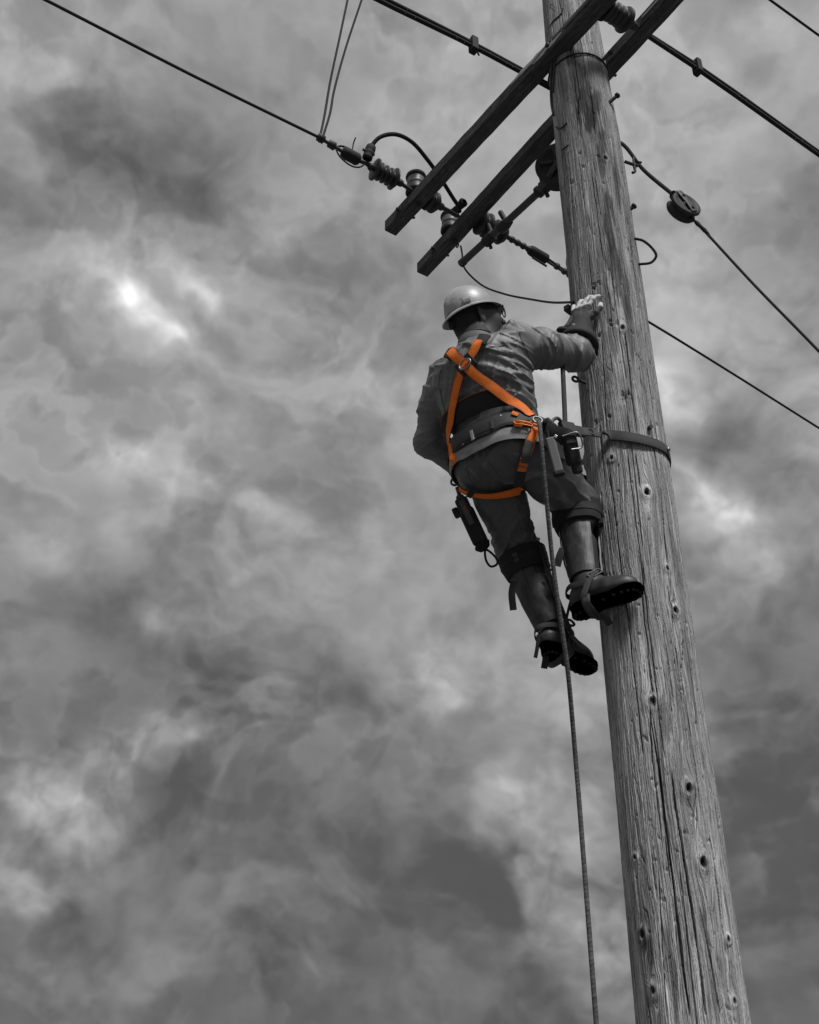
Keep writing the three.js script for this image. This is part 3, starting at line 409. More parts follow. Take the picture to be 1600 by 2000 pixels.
// ---------------------------------------------------------------- insulators
function pinInsulator(A, s, label) {               // stands on an arm
  const b = armPt(A, s, 0, A.h + 0.001), t = thing('pin_insulator', label, 'insulator', b, 'pin insulators on the arm ends');
  part('pin', rod(b, add(b, [0, 0.03, 0]), 0.014), M.iron, t);
  part('skirt', turned(add(b, [0, 0.012, 0]), add(b, [0, 0.075, 0]), [[0, 0.03], [0, 0.058], [0.12, 0.064], [0.45, 0.062], [0.8, 0.056], [1, 0.05], [1, 0]]), M.porcelain, t);
  part('body', turned(add(b, [0, 0.075, 0]), add(b, [0, 0.135, 0]), [[0, 0.05], [0.1, 0.055], [0.35, 0.055], [0.4, 0.052], [0.46, 0.055], [0.7, 0.054], [0.75, 0.051], [0.8, 0.054], [1, 0.053], [1, 0]]), M.glaze, t);
  const c = part('cap', turned(add(b, [0, 0.135, 0]), add(b, [0, 0.175, 0]), [[0, 0.05], [0, 0.061], [0.3, 0.063], [0.55, 0.06], [0.8, 0.045], [1, 0.03], [1, 0]]), M.pinCap, t);
  part('nut', rod(add(b, [0, 0.17, 0]), add(b, [0, 0.195, 0]), 0.012), M.iron, c);
}
pinInsulator(armF, -1.24, 'squat grey pin insulator with dark cap behind the near crossarm end');
pinInsulator(armB, -1.47, 'squat grey pin insulator with dark cap behind the far crossarm end');

function ribbed(a, b, r, ribs, endDisc) {          // strain insulator body: sheds along an axis
  const p = [[0, 0], [0, r * 0.35]];
  for (let i = 0; i < ribs; i++) { const t0 = i / ribs, t1 = (i + 1) / ribs, R = endDisc && (i === 0 || i === ribs - 1) ? r : r * 0.82; p.push([t0 + 0.1 / ribs, R * 0.74], [t0 + 0.3 / ribs, R], [t0 + 0.55 / ribs, R], [t0 + 0.8 / ribs, R * 0.76], [t1, R * 0.7]); }
  p.push([1, r * 0.3], [1, 0]); return turned(a, b, p, 36);
}
const along = (a, b, ...ts) => ts.map((t) => mix(a, b, t));
{ // dead end at the tip of the near arm
  const [w0, c1, c2, k0, k1, j0, i0, i1, e0] = [[-1.3739, 6.4, -0.4713], [-1.3362, 6.4, -0.5034], [-1.298, 6.4, -0.5322], [-1.2624, 6.4, -0.5613], [-1.1646, 6.4, -0.6312], [-1.1303, 6.4, -0.6462], [-1.0907, 6.4, -0.6875], [-0.96, 6.4, -0.7755], [-0.874, 6.4, -0.8498]];
  const t = thing('strain_insulator', 'dark ribbed strain insulator left of the near crossarm end', 'insulator', i0, 'strain insulators');
  part('sheds', ribbed(i0, i1, 0.066, 5, true), M.porcelain, t);
  part('shackle', merged(rod(i1, e0, 0.012), turned(mix(i1, e0, 0.12), mix(i1, e0, 0.4), [[0, 0.012], [0.1, 0.024], [0.9, 0.02], [1, 0.012]], 10)), M.iron, t);
  part('end_fitting', merged(rod(i0, j0, 0.014), turned(mix(i0, j0, 0.1), mix(i0, j0, 0.6), [[0, 0.014], [0.2, 0.025], [0.8, 0.02], [1, 0.014]], 10)), M.iron, t);
  const c = thing('dead_end_clamp', 'black wire clamp with wire bail between line and left strain insulator', 'clamp', k0, 'dead end clamps');
  part('body', turned(k0, k1, [[0, 0.01], [0.05, 0.03], [0.2, 0.036], [0.85, 0.036], [0.95, 0.028], [1, 0.01]], 16), M.black, c);
  part('neck', merged(rod(c1, k0, 0.011), turned(c1, c2, [[0, 0.01], [0.1, 0.022], [0.9, 0.024], [1, 0.01]], 12)), M.iron, c); part('link', rod(k1, j0, 0.013), M.iron, c);
  const dn = [0, -0.05, 0]; part('bail', merged(tube([c2, add(mix(c2, k0, 0.7), dn), add(mix(k0, k1, 0.5), [0, -0.075, 0]), add(k1, dn), j0], 0.005, 40, 7), tube([c2, add(k0, [0, 0.04, 0]), add(mix(k0, k1, 0.4), [0, 0.045, 0]), k1], 0.006, 40, 7)), M.wire, c);
  part('wire_tail', tube([[-1.2141, 6.43, -0.6174], [-1.2075, 6.5, -0.6241], [-1.2026, 6.54, -0.6223], [-1.1905, 6.56, -0.603]], 0.004, 24, 6), M.wire, c);
  const col = part('collar', merged(turned(add(w0, unit(sub(w0, c1)), 0.022), add(w0, unit(sub(c1, w0)), 0.022), [[0, 0.01], [0.1, 0.024], [0.9, 0.024], [1, 0.01]], 12), rod(w0, c1, 0.01)), M.iron, c);
  part('wrap', ringOf(w0, sub(c1, w0), 0.02, 0.006), M.wire, col);
  // line wire leaving to the upper left, over the camera's shoulder
  const far = [[-2.6972, 6.52, 0.2886], [-3.3111, 6.62, 0.5971]]; const L = thing('line_wire', 'black line wire running from the left clamp to the upper left corner', 'wire', w0, 'line wires');
  part('strand', tube([w0, mix(w0, far[0], 0.5).map((q, i) => (i === 1 ? q - 0.012 : q)), ...far, add(far[1], sub(far[1], far[0]), 40)], 0.0085, 120, 8), M.cable, L);
  for (const [pts, label] of [[[[-1.3801, 6.41, -0.4728], [-1.3722, 6.7, -0.5659], [-1.3557, 7.05, -0.6159], [-1.3216, 7.5, -0.6707], [-1.281, 8, -0.7193]], 'thin black tie wire rising from the left clamp, the left one of two'], [[[-1.3664, 6.41, -0.48], [-1.3386, 6.7, -0.5479], [-1.3304, 6.95, -0.6084], [-1.2797, 7.45, -0.688], [-1.1881, 8, -0.7193]], 'thin black tie wire rising from the left clamp, the right one of two']]) {
    const q = thing('tie_wire', label, 'wire', pts[0], 'tie wires'); part('strand', tube([...pts, add(pts[4], sub(pts[4], pts[3]), 3)], 0.0072, 100, 6), M.cable, q);
  }
  // jumper loop over the near arm to the far arm
  const jp = [[-1.1276, 6.42, -0.6418], [-1.1136, 6.47, -0.6308], [-1.0999, 6.52, -0.6306], [-1.0536, 6.58, -0.6203], [-0.9689, 6.63, -0.6415], [-0.874, 6.66, -0.7198], [-0.7729, 6.66, -0.8619], [-0.6904, 6.64, -0.9911], [-0.6125, 6.6, -1.11], [-0.577, 6.57, -1.1484]];
  const J = thing('jumper_cable', 'thick black jumper loop arching from the left clamp over the near crossarm', 'cable', jp[0]);
  part('cable', tube(jp.slice(1), 0.0125, 120, 10), M.cable, J);
  const con = part('connector', turned(jp[0], jp[2], [[0, 0.02], [0.1, 0.03], [0.25, 0.03], [0.27, 0.024], [0.4, 0.03], [0.55, 0.03], [0.57, 0.024], [0.7, 0.031], [0.95, 0.028], [1, 0.014]], 14), M.black, J);
  part('bolt', rod(add(jp[1], [-0.035, 0, 0.02]), add(jp[1], [0.03, 0, -0.02]), 0.008), M.iron, con);
  const lug = jp[9]; part('terminal', merged(turned(add(lug, armB.d, -0.06), add(lug, armB.d, 0.06), [[0, 0.012], [0.1, 0.028], [0.5, 0.022], [0.9, 0.03], [1, 0.014]], 14), rod(lug, add(lug, [0, -0.04, 0]), 0.014)), M.black, J);
}
{ // linked insulator between the two arms
  const [a, b, c, d] = [[-0.7864, 6.4, -0.9176], [-0.7216, 6.41, -0.9719], [-0.658, 6.44, -1.0465], [-0.5928, 6.47, -1.1222]], t = thing('strain_insulator', 'dark strain insulator in the gap between the two crossarms at left', 'insulator', a, 'strain insulators');
  part('sheds', ribbed(a, b, 0.064, 2, true), M.porcelain, t);
  part('shackle', merged(rod(b, d, 0.014), turned(b, mix(b, c, 0.6), [[0, 0.014], [0.15, 0.024], [0.8, 0.024], [1, 0.014]], 10)), M.iron, t); part('stud', rod(armPt(armF, -1.2, 0.03, 0.045), a, 0.014), M.iron, t);
}
{ // dead end right of the far arm, towards the pole
  const [a, i0, i1, b0, b1, r0, k0, k1, p0, p1] = [[-0.4915, 6.47, -1.152], [-0.4624, 6.47, -1.1691], [-0.3837, 6.47, -1.2209], [-0.3702, 6.47, -1.2339], [-0.293, 6.47, -1.291], [-0.2764, 6.47, -1.2999], [-0.1252, 6.47, -1.4124], [0.0021, 6.47, -1.5094], [0.1568, 6.47, -1.6425], [0.269, 6.47, -1.7304]];
  const t = thing('strain_insulator', 'dark double disc strain insulator right of the far crossarm by the diagonal bar', 'insulator', i0, 'strain insulators');
  part('disc', ribbed(i0, i1, 0.078, 2, true), M.porcelain, t); part('disc', ribbed(b0, b1, 0.07, 2, true), M.porcelain, t);
  part('stud', rod(a, i0, 0.014), M.iron, t); part('link', rod(i1, b0, 0.03), M.iron, t); part('shackle', rod(b1, r0, 0.016), M.iron, t);
  const c = thing('dead_end_clamp', 'black wire clamp with rods between far crossarm and the pole', 'clamp', k0, 'dead end clamps');
  part('body', turned(k0, k1, [[0, 0.01], [0.04, 0.03], [0.15, 0.034], [0.9, 0.034], [1, 0.01]], 14), M.black, c);
  part('turnbuckle', merged(rod(r0, k0, 0.015), ...along(r0, k0, 0.15, 0.4, 0.65, 0.9).map((q) => turned(q, add(q, unit(sub(k0, r0)), 0.03), [[0, 0.012], [0.2, 0.021], [0.8, 0.021], [1, 0.012]], 8))), M.iron, c);
  const u = [0, 0.028, 0]; part('rod', rod(add(mix(k0, k1, 0.1), u), add(k1, u.map((q) => q * 0.9 + 0.004)), 0.006), M.wire, c); part('rod', rod(add(mix(k0, k1, 0.15), [0, -0.055, 0]), add(mix(k0, k1, 0.9), [0, -0.06, 0]), 0.007), M.wire, c);
  part('link', merged(rod(add(k1, [0, 0.014, 0]), add(p0, [0, 0.008, 0]), 0.008), rod(add(k1, [0, -0.014, 0]), add(p0, [0, -0.01, 0]), 0.008), ...along(k1, p0, 0.35, 0.7, 0.95).map((q) => turned(q, add(q, unit(sub(p0, k1)), 0.03), [[0, 0.012], [0.2, 0.022], [0.8, 0.022], [1, 0.012]], 8)), rod(p0, p1, 0.012)), M.iron, c);
  const far = [[0.7723, 6.46, -2.1115], [1.5102, 6.42, -2.6666], [2.2996, 6.38, -3.2743], [3.2124, 6.36, -3.99]], L = thing('line_wire', 'black line wire leaving the pole side towards the right edge', 'wire', p1, 'line wires');
  part('strand', tube([p1, ...far, add(far[3], sub(far[3], far[2]), 40)], 0.0085, 120, 8), M.cable, L);
}
{ // diagonal bar slung below the far arm
  const [e, c0, c1, m, f0, f1] = [[-0.5562, 6.3, -1.3502], [-0.4125, 6.3, -1.1598], [-0.3061, 6.3, -1.0157], [-0.1427, 6.3, -0.7744], [-0.1175, 6.3, -0.7357], [-0.0385, 6.3, -0.6146]], t = thing('support_bar', 'dark round diagonal bar hung under the far crossarm beside the pole', 'bar', e);
  const ax = unit(sub(m, e));
  part('bar', merged(rod(e, m, 0.0225, 0.0215, 18), turned(add(e, ax, -0.012), add(e, ax, 0.02), [[0, 0], [0, 0.026], [1, 0.026], [1, 0.022]], 18)), grey(0.045, 0.45), t);
  part('sleeve', rod(f0, add(f1, ax, 0.2), 0.03, 0.03, 18), M.darkSteel, t);
  part('clamp', merged(turned(add(f0, ax, -0.05), add(f0, ax, 0.02), [[0, 0.024], [0, 0.036], [0.3, 0.036], [0.35, 0.03], [0.6, 0.03], [0.65, 0.04], [1, 0.04], [1, 0.02]], 14), rod(add(f0, [0.02, -0.07, 0]), f0, 0.012)), M.iron, t);
  part('clamp', merged(turned(add(c0, ax, -0.02), add(c0, ax, 0.05), [[0, 0.02], [0, 0.034], [1, 0.034], [1, 0.02]], 14), rod(add(c0, [0.02, -0.06, 0]), add(c0, [0, 0.04, 0]), 0.011), turned(add(c1, ax, -0.06), add(c1, ax, 0.03), [[0, 0.02], [0, 0.034], [0.6, 0.034], [1, 0.024]], 14), rod(c1, add(c1, [-0.03, 0.12, -0.03]), 0.016), rod(add(c0, ax, 0.05), add(add(c0, ax, 0.05), [-0.02, 0.12, -0.03]), 0.014)), M.iron, t);
  const jl = [...[[-0.5631, 6.43, -1.3388], [-0.5544, 6.37, -1.3523], [-0.5528, 6.3, -1.3547], [-0.5317, 6.2, -1.319]], ...[[-0.4545, 6.02, -1.2376], [-0.3455, 5.75, -1.0127], [-0.2318, 5.45, -0.7163]], ...[[-0.1637, 4.7699, 0.0471]]];
  jl.splice(-1, 0, mix(jl[6], jl[7], 0.55).map((q, i) => (i === 1 ? q - 0.01 : q)));
  const w = thing('lead_wire', 'thin black lead drooping from the bar end to the pole above the hard hat', 'wire', jl[0]);
  part('strand', tube(jl, 0.0058, 120, 7), M.wire, w);
}
{ // block behind the pole
  const [c] = [[-0.0691, 6.18, -0.4756]], n = unit([-0.35, -0.25, 0.9]), t = thing('stringing_block', 'dark round stringing block half hidden behind the pole under the far arm', 'pulley', c, 'line blocks');
  const a = add(c, n, -0.05), b = add(c, n, 0.05);
  part('wheel', turned(a, b, [[0, 0.02], [0, 0.118], [0.1, 0.124], [0.3, 0.1], [0.5, 0.088], [0.7, 0.1], [0.9, 0.124], [1, 0.118], [1, 0.09], [0.93, 0.085], [0.93, 0.02]], 40), M.iron, t);
  const x = unit(cross([0, 1, 0], n)), y = cross(n, x);
  for (let i = 0; i < 5; i++) { const q = (i / 5) * 2 * Math.PI + 0.4, r = add(x.map((k) => k * Math.cos(q)), y, Math.sin(q)); part('spoke', box(add(add(c, n, 0.052), r, 0.06), 0.075, 0.018, 0.014, r, unit(cross(n, r)), n, 0.005), M.strapGrey, t); }
  part('cheek', ribbon([add(add(c, x, -0.13), y, -0.11), add(add(c, n, 0.065), y, -0.02), add(add(c, x, 0.1), y, 0.13)], 0.03, 0.008, { face: n }), M.darkSteel, t);
  part('hanger', merged(rod(add(c, y, 0.0), add(c, [0.04, 0.2, -0.03]), 0.014), rod(add(c, n, -0.06), add(c, n, 0.07), 0.016)), M.iron, t);
}
{ // twin feeder cable on the left, dead-ended behind the pole
  const p = [[-1.3852, 6.6, 0.4431], [-1.0175, 6.58, 0.247], [-0.5484, 6.55, 0.0086], [-0.1135, 6.52, -0.2323], [0.011, 6.51, -0.3009]], t = thing('feeder_cable', 'thick twin black cable from the top edge to the pole behind the near arm', 'cable', p[3], 'twin cables');
  const q0 = add(p[0], sub(p[0], p[1]), 40);
  for (const s of [-1, 1]) part('strand', tube([q0, ...p].map((k, i) => add(k, [0, s * (i > 2 ? 0.012 : i === 0 ? 0.02 : 0.018), 0])), 0.0125, 100, 10), M.cable, t);
  part('spacer', merged(box(p[2], 0.04, 0.1, 0.05, unit(sub(p[3], p[2])), [0, 1, 0], unit(cross(unit(sub(p[3], p[2])), [0, 1, 0])), 0.008), rod(p[2], [[-0.5192, 6.5, -0.0154]][0], 0.005)), M.black, t);
}
{ // twin feeder on the right and its insulator between the arms
  const [g0, g1, h0, h1, a, s1, b, c] = [[0.0683, 6.42, 0.3247], [0.0902, 6.42, 0.3135], [0.2107, 6.45, 0.2185], [0.3212, 6.47, 0.134], [0.3455, 6.47, 0.1162], [0.6212, 6.45, -0.0487], [1.4223, 6.4, -0.5795], [2.0299, 6.36, -0.9762]];
  const t = thing('strain_insulator', 'dark ribbed strain insulator between the crossarms right of the pole top', 'insulator', g0, 'strain insulators');
  part('sheds', ribbed(g0, h0, 0.066, 5, true), M.porcelain, t); part('shackle', merged(rod(h0, h1, 0.014), turned(h0, mix(h0, h1, 0.5), [[0, 0.014], [0.2, 0.026], [0.8, 0.02], [1, 0.014]], 10)), M.iron, t); part('stud', rod(add(g0, armF.n, -0.12), g0, 0.014), M.iron, t);
  const w = thing('feeder_cable', 'thick twin black cable running from the far arm to the right edge', 'cable', a, 'twin cables');
  for (const s of [-1, 1]) part('strand', tube([h1, a, s1, b, c, add(c, sub(c, b), 40)].map((k, i) => add(k, [0, s * (i < 2 ? 0.008 : 0.014), 0])), 0.0115, 100, 10), M.cable, w);
  part('spacer', box(s1, 0.035, 0.1, 0.05, unit(sub(b, s1)), [0, 1, 0], unit(cross(unit(sub(b, s1)), [0, 1, 0])), 0.008), M.black, w);
  const v = [[0.8712, 7.2, 0.0102], [1.16, 7.18, -0.169], [1.4967, 7.15, -0.3741], [1.8631, 7.1, -0.5904]], L = thing('line_wire', 'thin black wire crossing the top right corner of the sky', 'wire', v[1], 'line wires');
  part('strand', tube([add(v[0], sub(v[0], v[1]), 40), ...v, add(v[3], sub(v[3], v[2]), 40)], 0.0075, 80, 8), M.cable, L);
}
{ // tackle block and rope right of the pole
  const [r0, r1, c, r2, r3] = [[0.1572, 5.8515, -0.0231], [0.3324, 5.4574, 0.015], [0.392, 5.351, 0.0344], [0.4431, 5.2525, 0.0353], [0.8348, 4.4589, 0.0967]], dir = unit(sub(r2, r1)), n = unit([0.38, 0.142, 0.914]);
  const t = thing('tackle_block', 'black round tackle pulley hanging on a rope right of the pole', 'pulley', c, 'line blocks');
  const a = add(c, n, -0.032), b = add(c, n, 0.032);
  part('sheave', turned(a, b, [[0, 0], [0, 0.07], [0.16, 0.077], [0.3, 0.07], [0.45, 0.056], [0.62, 0.066], [0.78, 0.077], [0.95, 0.075], [1, 0.069], [1, 0.055], [0.94, 0.053], [0.94, 0.02], [1.08, 0.018], [1.08, 0]], 40), M.iron, t);
  const x = unit(sub(dir, n.map((k) => k * dot(dir, n)))), y = cross(n, x);
  part('cheek_plate', ribbon([add(add(c, x, -0.075), n, 0.034), add(c, n, 0.037), add(add(c, x, 0.062), n, 0.034)], (q) => 0.034, 0.005, { face: n }), M.darkSteel, t);
  for (const q of [-0.04, 0.04]) part('rivet', rod(add(add(c, x, q), n, 0.036), add(add(c, x, q), n, 0.046), 0.008), M.strapGrey, t);
  part('becket', merged(ringOf(add(c, x, -0.085), y, 0.018, 0.006), rod(add(add(c, y, 0.03), x, -0.05), add(add(c, y, 0.085), x, -0.085), 0.007)), M.iron, t);
  const L1 = len(sub(add(c, x, -0.09), r0)), q = thing('tackle_rope', 'short dark rope tied from the pole to the round tackle pulley', 'rope', r0, 'tackle ropes');
  part('rope', tube([add(r0, [-0.06, 0.03, -0.02]), r0, mix(r0, r1, 0.5).map((k, i) => (i === 1 ? k - 0.01 : k)), add(c, x, -0.09)], 0.0095, 60, 8), ropeMaterial(0.05, L1, 0.0095), q);
  const end = add(r3, sub(r3, r2), r3[1] / (r2[1] - r3[1])), L2 = len(sub(end, r2)), z = thing('tackle_rope', 'long thin dark rope from the tackle pulley down to the right edge', 'rope', r2, 'tackle ropes');
  part('rope', tube([add(c, x, 0.062), r2, mix(r2, r3, 0.5).map((k, i) => (i === 1 ? k - 0.012 : k)), r3, end], 0.0062, 120, 8), ropeMaterial(0.035, L2, 0.0062), z);
  part('splice', turned(add(r2, dir, -0.02), add(r2, dir, 0.09), [[0, 0.006], [0.2, 0.0105], [0.4, 0.008], [0.7, 0.01], [1, 0.005]], 10), M.wire, z);
  const lp = [...[[0.1316, 5.1094, 0.0842]], ...[[0.1629, 5.0827, 0.0989], [0.2019, 5.0367, 0.0954], [0.2157, 5.002, 0.0869], [0.1951, 4.9783, 0.0733]], ...[[0.1348, 4.9592, 0.0808]]], wl = thing('wire_loop', 'small black wire loop sticking out of the right side of the pole', 'wire', lp[0]);
  part('strand', tube(lp, 0.0062, 60, 7), M.wire, wl);
}

// ---------------------------------------------------------------- the climber: joints in metres
const J = {
  pelvis: [-0.523, 3.854, 0.244], neck: [-0.613, 4.343, 0.288], hipL: [-0.59, 3.85, 0.184], hipR: [-0.456, 3.85, 0.304],
  shL: [-0.755, 4.277, 0.165], shR: [-0.452, 4.282, 0.382], elR: [-0.213, 4.335, 0.226], wrR: [-0.162, 4.545, 0.155], elL: [-0.806, 4.02, 0.07], wrL: [-0.62, 3.945, -0.1],
  knL: [-0.455, 3.6, -0.05], anL: [-0.338, 3.24, -0.065], knR: [-0.232, 3.735, 0.055], anR: [-0.228, 3.35, 0.112],
};
const yaw = (deg) => { const r = deg * Math.PI / 180; return { R: [Math.cos(r), 0, Math.sin(r)], F: [Math.sin(r), 0, -Math.cos(r)] }; };
const hipY = yaw(44), chestY = yaw(38), spine = sub(J.neck, J.pelvis), spineL = len(spine), spineU = unit(spine);
const profile = (rows) => (t) => { if (t <= rows[0][0]) return rows[0].slice(1); for (let i = 1; i < rows.length; i++) if (t <= rows[i][0]) { const k = sstep(0, 1, (t - rows[i - 1][0]) / (rows[i][0] - rows[i - 1][0])) * 0.5 + 0.5 * (t - rows[i - 1][0]) / (rows[i][0] - rows[i - 1][0]); return rows[i].slice(1).map((v, c) => lerp(rows[i - 1][c + 1], v, k)); } return rows[rows.length - 1].slice(1); };
function torsoField(prof, t0, t1, n = 2.4) {      // prof(t) = half-width, half-depth, shift towards the back
  return (px, py, pz) => {
    const qx = px - J.pelvis[0], qy = py - J.pelvis[1], qz = pz - J.pelvis[2], t = (qx * spineU[0] + qy * spineU[1] + qz * spineU[2]) / spineL, tc = clamp(t, t0, t1), [a, b, back] = prof(tc);
    const k = clamp(tc, 0, 1), rx = lerp(hipY.R[0], chestY.R[0], k), rz = lerp(hipY.R[2], chestY.R[2], k), fx = rz, fz = -rx, cx = qx - spine[0] * t, cz = qz - spine[2] * t;
    const x = (cx * rx + cz * rz), z = (cx * fx + cz * fz) + back, q = Math.pow(Math.pow(Math.abs(x / a), n) + Math.pow(Math.abs(z / b), n), 1 / n), d = (q - 1) * Math.min(a, b) * 1.05;
    return smax(d, Math.max(t0 - t, t - t1) * spineL, 0.03);
  };
}
// coat: torso, both sleeves, stand-up collar
const coatTorso = torsoField(profile([[-0.12, 0.186, 0.148, 0.014], [0.0, 0.18, 0.144, 0.013], [0.2, 0.17, 0.14, 0.012], [0.34, 0.182, 0.146, 0.016], [0.55, 0.2, 0.155, 0.022], [0.72, 0.206, 0.155, 0.03], [0.83, 0.19, 0.135, 0.03], [0.91, 0.12, 0.105, 0.022], [0.97, 0.082, 0.088, 0.012], [1.04, 0.072, 0.078, 0.006]]), -0.12, 1.0);
const upR = unit(sub(J.elR, J.shR)), foR = unit(sub(J.wrR, J.elR)), upL = unit(sub(J.elL, J.shL)), foL = unit(sub(J.wrL, J.elL));
function sleeveFold(p, a, b, s) { const u = sub(b, a), l = len(u), t = dot(sub(p, a), u) / (l * l); return { t, w: s }; }
const bumpsOn = (x, y, z, ax, freq, sd) => {      // creases running across the axis: long along the crease, narrow across it
  const t = x * ax[0] + y * ax[1] + z * ax[2], k = 4.6, X = (x - ax[0] * t) * k + sd * 3.7, Y = (y - ax[1] * t) * k + t * freq, Z = (z - ax[2] * t) * k + sd;
  const n = N3(X, Y, Z), m = Math.max(0, 1 - Math.abs(n) * 4.5), soft = N3(X * 0.7 + 5, Y * 0.6, Z * 0.7), n2 = N3(X * 0.8 + 11, Y * 1.7, Z * 0.8 + 4), c = Math.max(0, 1 - Math.abs(n2) * 7), gate = 0.5 + 0.9 * N3(X * 0.9 + 2, Y * 0.6, Z * 0.9);
  return m * m * (3 - 2 * m) * (0.45 + 0.7 * N3(X * 1.3, Y * 0.5 + 9, Z * 1.3)) * 0.7 + 0.38 * soft + (c * Math.max(0, gate) - 0.12) * 0.42;
};
function coat0(x, y, z) {
  let d = coatTorso(x, y, z);
  d = smin(d, cone(x, y, z, add(J.shR, chestY.R, -0.02), mix(J.shR, J.elR, 0.5), 0.082, 0.074), 0.07);
  d = smin(d, cone(x, y, z, mix(J.shR, J.elR, 0.45), J.elR, 0.074, 0.07), 0.03);
  d = smin(d, cone(x, y, z, J.elR, mix(J.elR, J.wrR, 0.62), 0.07, 0.058), 0.035);
  d = smin(d, cone(x, y, z, add(J.shL, chestY.R, 0.02), mix(J.shL, J.elL, 0.5), 0.076, 0.07), 0.07);
  d = smin(d, cone(x, y, z, mix(J.shL, J.elL, 0.45), J.elL, 0.07, 0.064), 0.03);
  d = smin(d, cone(x, y, z, J.elL, mix(J.elL, J.wrL, 0.9), 0.063, 0.048), 0.035);
  return d;
}
const coatFolds = (x, y, z) => {
  const q = [x - J.shR[0], y - J.shR[1], z - J.shR[2]], onArm = sstep(0.02, 0.12, dot(q, upR)), armL = sstep(0.05, 0.2, dot(sub([x, y, z], J.shL), upL)) * sstep(-0.02, 0.05, -dot(sub([x, y, z], J.shL), chestY.R) + 0.02);
  const tq = dot(sub([x, y, z], J.pelvis), spineU) / spineL, lat = dot(sub([x, y, z], J.pelvis), chestY.R);
  let h = 0;
  h += onArm * (0.027 * bumpsOn(x, y, z, unit(add(upR, [0, 0.35, 0])), 14, 1) + 0.012 * bumpsOn(x, y, z, unit(add(upR, [0, -0.5, 0.2])), 24, 5));
  h += armL * (1 - onArm) * (0.011 * bumpsOn(x, y, z, unit(add(upL, [0.5, 0, 0])), 12, 2) + 0.004 * bumpsOn(x, y, z, upL, 30, 4));
  const body = (1 - onArm) * (1 - armL);
  h += body * 0.019 * bumpsOn(x, y, z, unit(add(spineU.map((k) => k * 0.8), chestY.R, 1)), 13, 7) * sstep(0.2, 0.5, tq);      // drag lines from the raised arm
  h += body * 0.017 * bumpsOn(x, y, z, spineU, 15, 3) * (1 - sstep(0.3, 0.6, tq));                                                  // blousing above the belt
  h += body * 0.008 * bumpsOn(x, y, z, unit(add(chestY.R, spineU, -0.6)), 20, 9) + 0.0012 * N3(x * 30, y * 30, z * 30);
  return h - 0.009;
};
const coat = (x, y, z) => { const d = coat0(x, y, z); return d > 0.06 ? d - 0.02 : d - coatFolds(x, y, z); };
// work trousers
const jeansTorso = torsoField(profile([[-0.3, 0.13, 0.11, 0.02], [-0.12, 0.172, 0.13, 0.02], [0.02, 0.174, 0.134, 0.014], [0.1, 0.16, 0.12, 0.01]]), -0.2, 0.02);
function jeans0(x, y, z) {
  let d = jeansTorso(x, y, z);
  const seat = (s) => add(add(add(J.pelvis, hipY.R, s * 0.078), hipY.F, -0.05), spineU, -0.045);
  d = smin(d, cone(x, y, z, seat(-1), add(seat(-1), [0, -0.02, 0]), 0.1, 0.1), 0.05); d = smin(d, cone(x, y, z, seat(1), add(seat(1), [0, -0.02, 0]), 0.1, 0.1), 0.05);
  let l = cone(x, y, z, add(J.hipL, [0, -0.01, 0]), mix(J.hipL, J.knL, 0.5), 0.107, 0.099), r = cone(x, y, z, add(J.hipR, [0, -0.01, 0]), mix(J.hipR, J.knR, 0.5), 0.108, 0.103);
  l = smin(l, cone(x, y, z, mix(J.hipL, J.knL, 0.45), J.knL, 0.099, 0.085), 0.03); r = smin(r, cone(x, y, z, mix(J.hipR, J.knR, 0.45), J.knR, 0.103, 0.09), 0.03);
  l = smin(l, cone(x, y, z, J.knL, mix(J.knL, J.anL, 0.2), 0.08, 0.07), 0.03); r = smin(r, cone(x, y, z, J.knR, mix(J.knR, J.anR, 0.2), 0.084, 0.072), 0.03);
  return smin(d, Math.min(l, r), 0.045);
}
const thL = unit(sub(J.knL, J.hipL)), thR = unit(sub(J.knR, J.hipR));
const jeansFolds = (x, y, z) => {
  const p = [x, y, z], lL = len(sub(p, J.knL)), lR = len(sub(p, J.knR)), nearL = Math.exp(-((lL / 0.13) ** 2)), nearR = Math.exp(-((lR / 0.14) ** 2)), right = sstep(-0.05, 0.05, dot(sub(p, J.pelvis), hipY.R)), down = sstep(0.02, 0.16, J.pelvis[1] - y);
  let h = 0.036 * nearL * bumpsOn(x, y, z, unit(add(thL, [0.5, 0, 0.3])), 17, 1) + 0.036 * nearR * bumpsOn(x, y, z, unit(add(thR, [0, 0.8, 0])), 18, 2);
  h += 0.022 * down * bumpsOn(x, y, z, right > 0.5 ? unit([0.3, 1, -0.4]) : unit([0.9, 0.4, 0.1]), 10, 4) + 0.014 * (1 - down) * bumpsOn(x, y, z, unit([0.4, 1, 0.2]), 15, 6) + 0.001 * N3(x * 30, y * 30, z * 30);
  return h - 0.006;
};
const jeans = (x, y, z) => { const d = jeans0(x, y, z); return d > 0.06 ? d - 0.015 : d - jeansFolds(x, y, z); };
